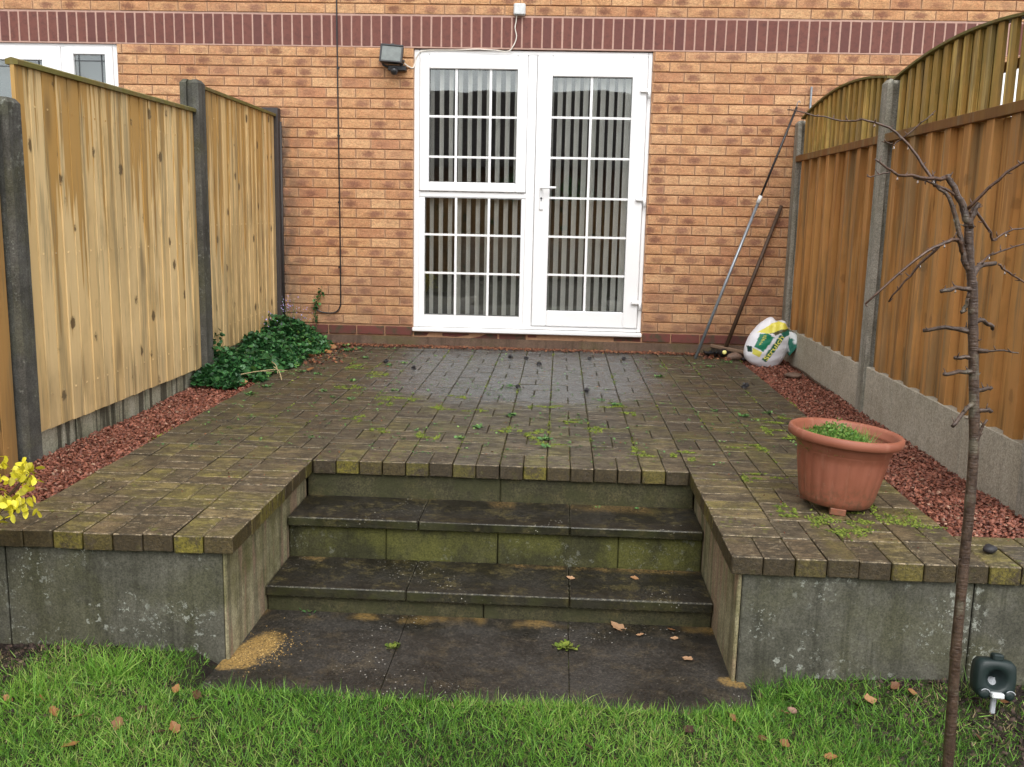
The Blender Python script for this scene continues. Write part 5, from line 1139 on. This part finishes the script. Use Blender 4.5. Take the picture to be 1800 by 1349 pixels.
LV = [(.587, -5.138, .055, .1, "dark curled leaf in the lawn left of the centre, right of an orange one"), (.622, -5.10, .05, .72, "half orange leaf touching a dark curled leaf in the left lawn"), (.66, -5.046, .05, .95, "golden tan leaf standing upright in the lawn below the sandy patch"),
      (.50, -5.03, .06, .05, "black curled leaf in the left lawn behind the others"), (.47, -5.122, .05, .55, "rust brown leaf in the group at the left of the lawn"), (.40, -5.25, .065, .85, "ragged orange leaf nearest the bottom edge at left"),
      (.266, -5.08, .045, .7, "orange leaf near the left edge of the lawn"), (.345, -5.10, .04, .5, "dull brown leaf between the orange leaves at left"), (.615, -4.914, .05, .3, "greyish purple leaf just left of the sandy patch"), (.54, -4.88, .04, .8, "small orange leaf under the left retaining wall"),
      (.186, -5.0, .04, .75, "tan leaf at the far left of the lawn beside the soil"), (2.655, -4.753, .06, .98, "large pale pink brown leaf lying below the right retaining wall"), (2.60, -4.79, .06, .3, "dark red leaf tucked under the large pale leaf"), (2.365, -4.892, .04, .45, "two tone brown leaf in the lawn right of the slabs"),
      (2.073, -4.99, .05, .08, "blackish folded leaf at the slab edge in the lawn"), (2.209, -4.929, .04, .6, "brown leaf in the lawn beside the blackish folded one"), (1.783, -5.127, .04, .1, "small dark leaf in the middle of the lawn near the bottom edge"), (2.433, -5.127, .045, .85, "light tan leaf near the bottom edge left of the sapling"),
      (2.80, -4.70, .045, .9, "tan leaf at the foot of the wall between the sapling and the repeller"), (2.76, -4.66, .045, .5, "brown leaf at the wall foot just left of the sapling"), (2.268, -5.041, .045, .4, "brown leaf low in the lawn right of centre"), (2.325, -5.066, .04, .7, "orange brown leaf low in the lawn nearest the sapling"), (.086, -5.0, .04, .9, "pale leaf at the extreme left edge of the lawn"),
      (2.92, -4.72, .04, .7, "tan leaf pressed against the left side of the repeller"), (3.06, -4.74, .04, .6, "brown leaf behind the right side of the repeller"), (2.9, -4.95, .04, .4, "brown leaf on the soil in front of the repeller")]
for x, y, s, ci, lb_ in LV: leafobj(x, y, gh(x, y) + .018 if y < -4.75 and x < 2.7 else gh(x, y) + .012, s * .85, ci * .9, lb_)
for (x, y, z, s, ci, lb_) in [(1.742, -4.01, -.333, .035, 1., "small pale orange leaf on the lower tread beside the joint"), (1.989, -3.984, -.333, .035, .85, "small orange leaf on the lower tread at right"), (1.915, -4.215, -.434, .07, 1., "long yellowish leaf at the foot of the lowest riser"),
                              (1.992, -4.276, -.434, .03, .95, "short tan leaf below the long yellowish one"), (2.112, -4.293, -.434, .03, .98, "short tan leaf in the middle of the right ground slab"), (2.138, -4.452, -.434, .045, 1., "narrow pale leaf on the right ground slab towards the wall"), (2.109, -4.22, -.434, .03, .5, "brown curled leaf under the lowest riser at right")]:
    leafobj(x, y, z + .004, s, ci, lb_, (random.gauss(0, .12), random.gauss(0, .12), 1.2 + random.gauss(0, .4)), "leaves on the steps")
for (x, y, ci, lb_) in [(-.35, -1.95, .75, "orange brown bark scrap where the left gravel meets the plant"), (-.22, -1.9, .85, "tan curled leaf in front of the ground cover plant"), (-.05, -.3, .78, "large orange leaf by the wall right of the ground cover plant"), (-.12, -.2, .7, "rusty leaf by the wall under the black cable"), (.05, -1.36, .6, "red brown leaf on the left paving near the plant"), (-.03, -.55, .7, "rusty leaf at the paving edge beside the plant"), (-.1, -.8, .6, "brown leaf at the paving edge beside the middle of the plant")]:
    leafobj(x, y, .012, .07, ci, lb_, None, "dead leaves around the ground cover plant")
n = 260; px = rng.normal(-.02, .09, n); py = rng.uniform(-1.1, -.08, n)
scatter("leaf_litter", LEAF, LFC, np.stack([px, py, rng.random(n) * .012 + .002], 1), rots(n, .5, (.012, .035)), MDEBR, kind="stuff", label="rusty leaf litter between the ground cover plant and the paving", cat="leaf litter")
n = 120; px = rng.uniform(2.78, 3.15, n); py = rng.uniform(-.32, -.06, n)
scatter("leaf_litter", LEAF, LFC, np.stack([px, py, rng.random(n) * .012 + .002], 1), rots(n, .5, (.012, .035)), MDEBR, kind="stuff", label="dark leaf litter in the corner around the broom and bottle", cat="leaf litter")

# ------------------------------------------------------------------ the garden's far end behind the viewer (mirrored in the glass)
bgw = empty("bungalow", (1, -24, GZ), label="dark roofed bungalow beyond the garden, seen only mirrored in the door glass", cat="house")
g = G(); g.box(-9, 11, -28, -24, GZ, 2.6); part(g, "wall", plain("dull_brick", (.22, .12, .08), .9), bgw)
g = G(); g.add([(-9.4, -23.6, 2.5), (11.4, -23.6, 2.5), (11.4, -28.4, 2.5), (-9.4, -28.4, 2.5), (-9.2, -26, 5.1), (11.2, -26, 5.1)], [(0, 1, 5, 4), (2, 3, 4, 5), (1, 2, 5), (3, 0, 4), (0, 1, 2, 3)]); part(g, "roof", plain("roof_tile", (.07, .055, .05), .8), bgw)
for x in (-6, -1, 4, 8): g = G(); g.box(x, x + 1.4, -24, -23.96, .5, 1.8, bev=.01); part(g, "window", MPVC, bgw)
ff = empty("garden_fence", (1.5, -15, GZ), label="plain board fence across the far end of the garden behind the viewer", cat="fence")
for i in range(60):
    g = G(); g.box(-5 + i * .22, -5 + i * .22 + .215, -15.02, -15 + .006 * (i % 2), GZ, 1.35); part(g, "board", MWR, ff)
for x0_ in (-5,): 
    pass
n = 9000; px = rng.uniform(-7, 9, n); py = rng.normal(-16.2, .5, n); hz = GZ + rng.random(n) ** .7 * (1.9 + .3 * np.sin(px * 1.3) + .3 * np.sin(px * 3.7))
scatter("hedge", LEAF, LFC, np.stack([px, py, hz], 1), rots(n, 1., (.10, .22)), MIVY, kind="stuff", label="dark hedge behind the far garden fence", cat="hedge")
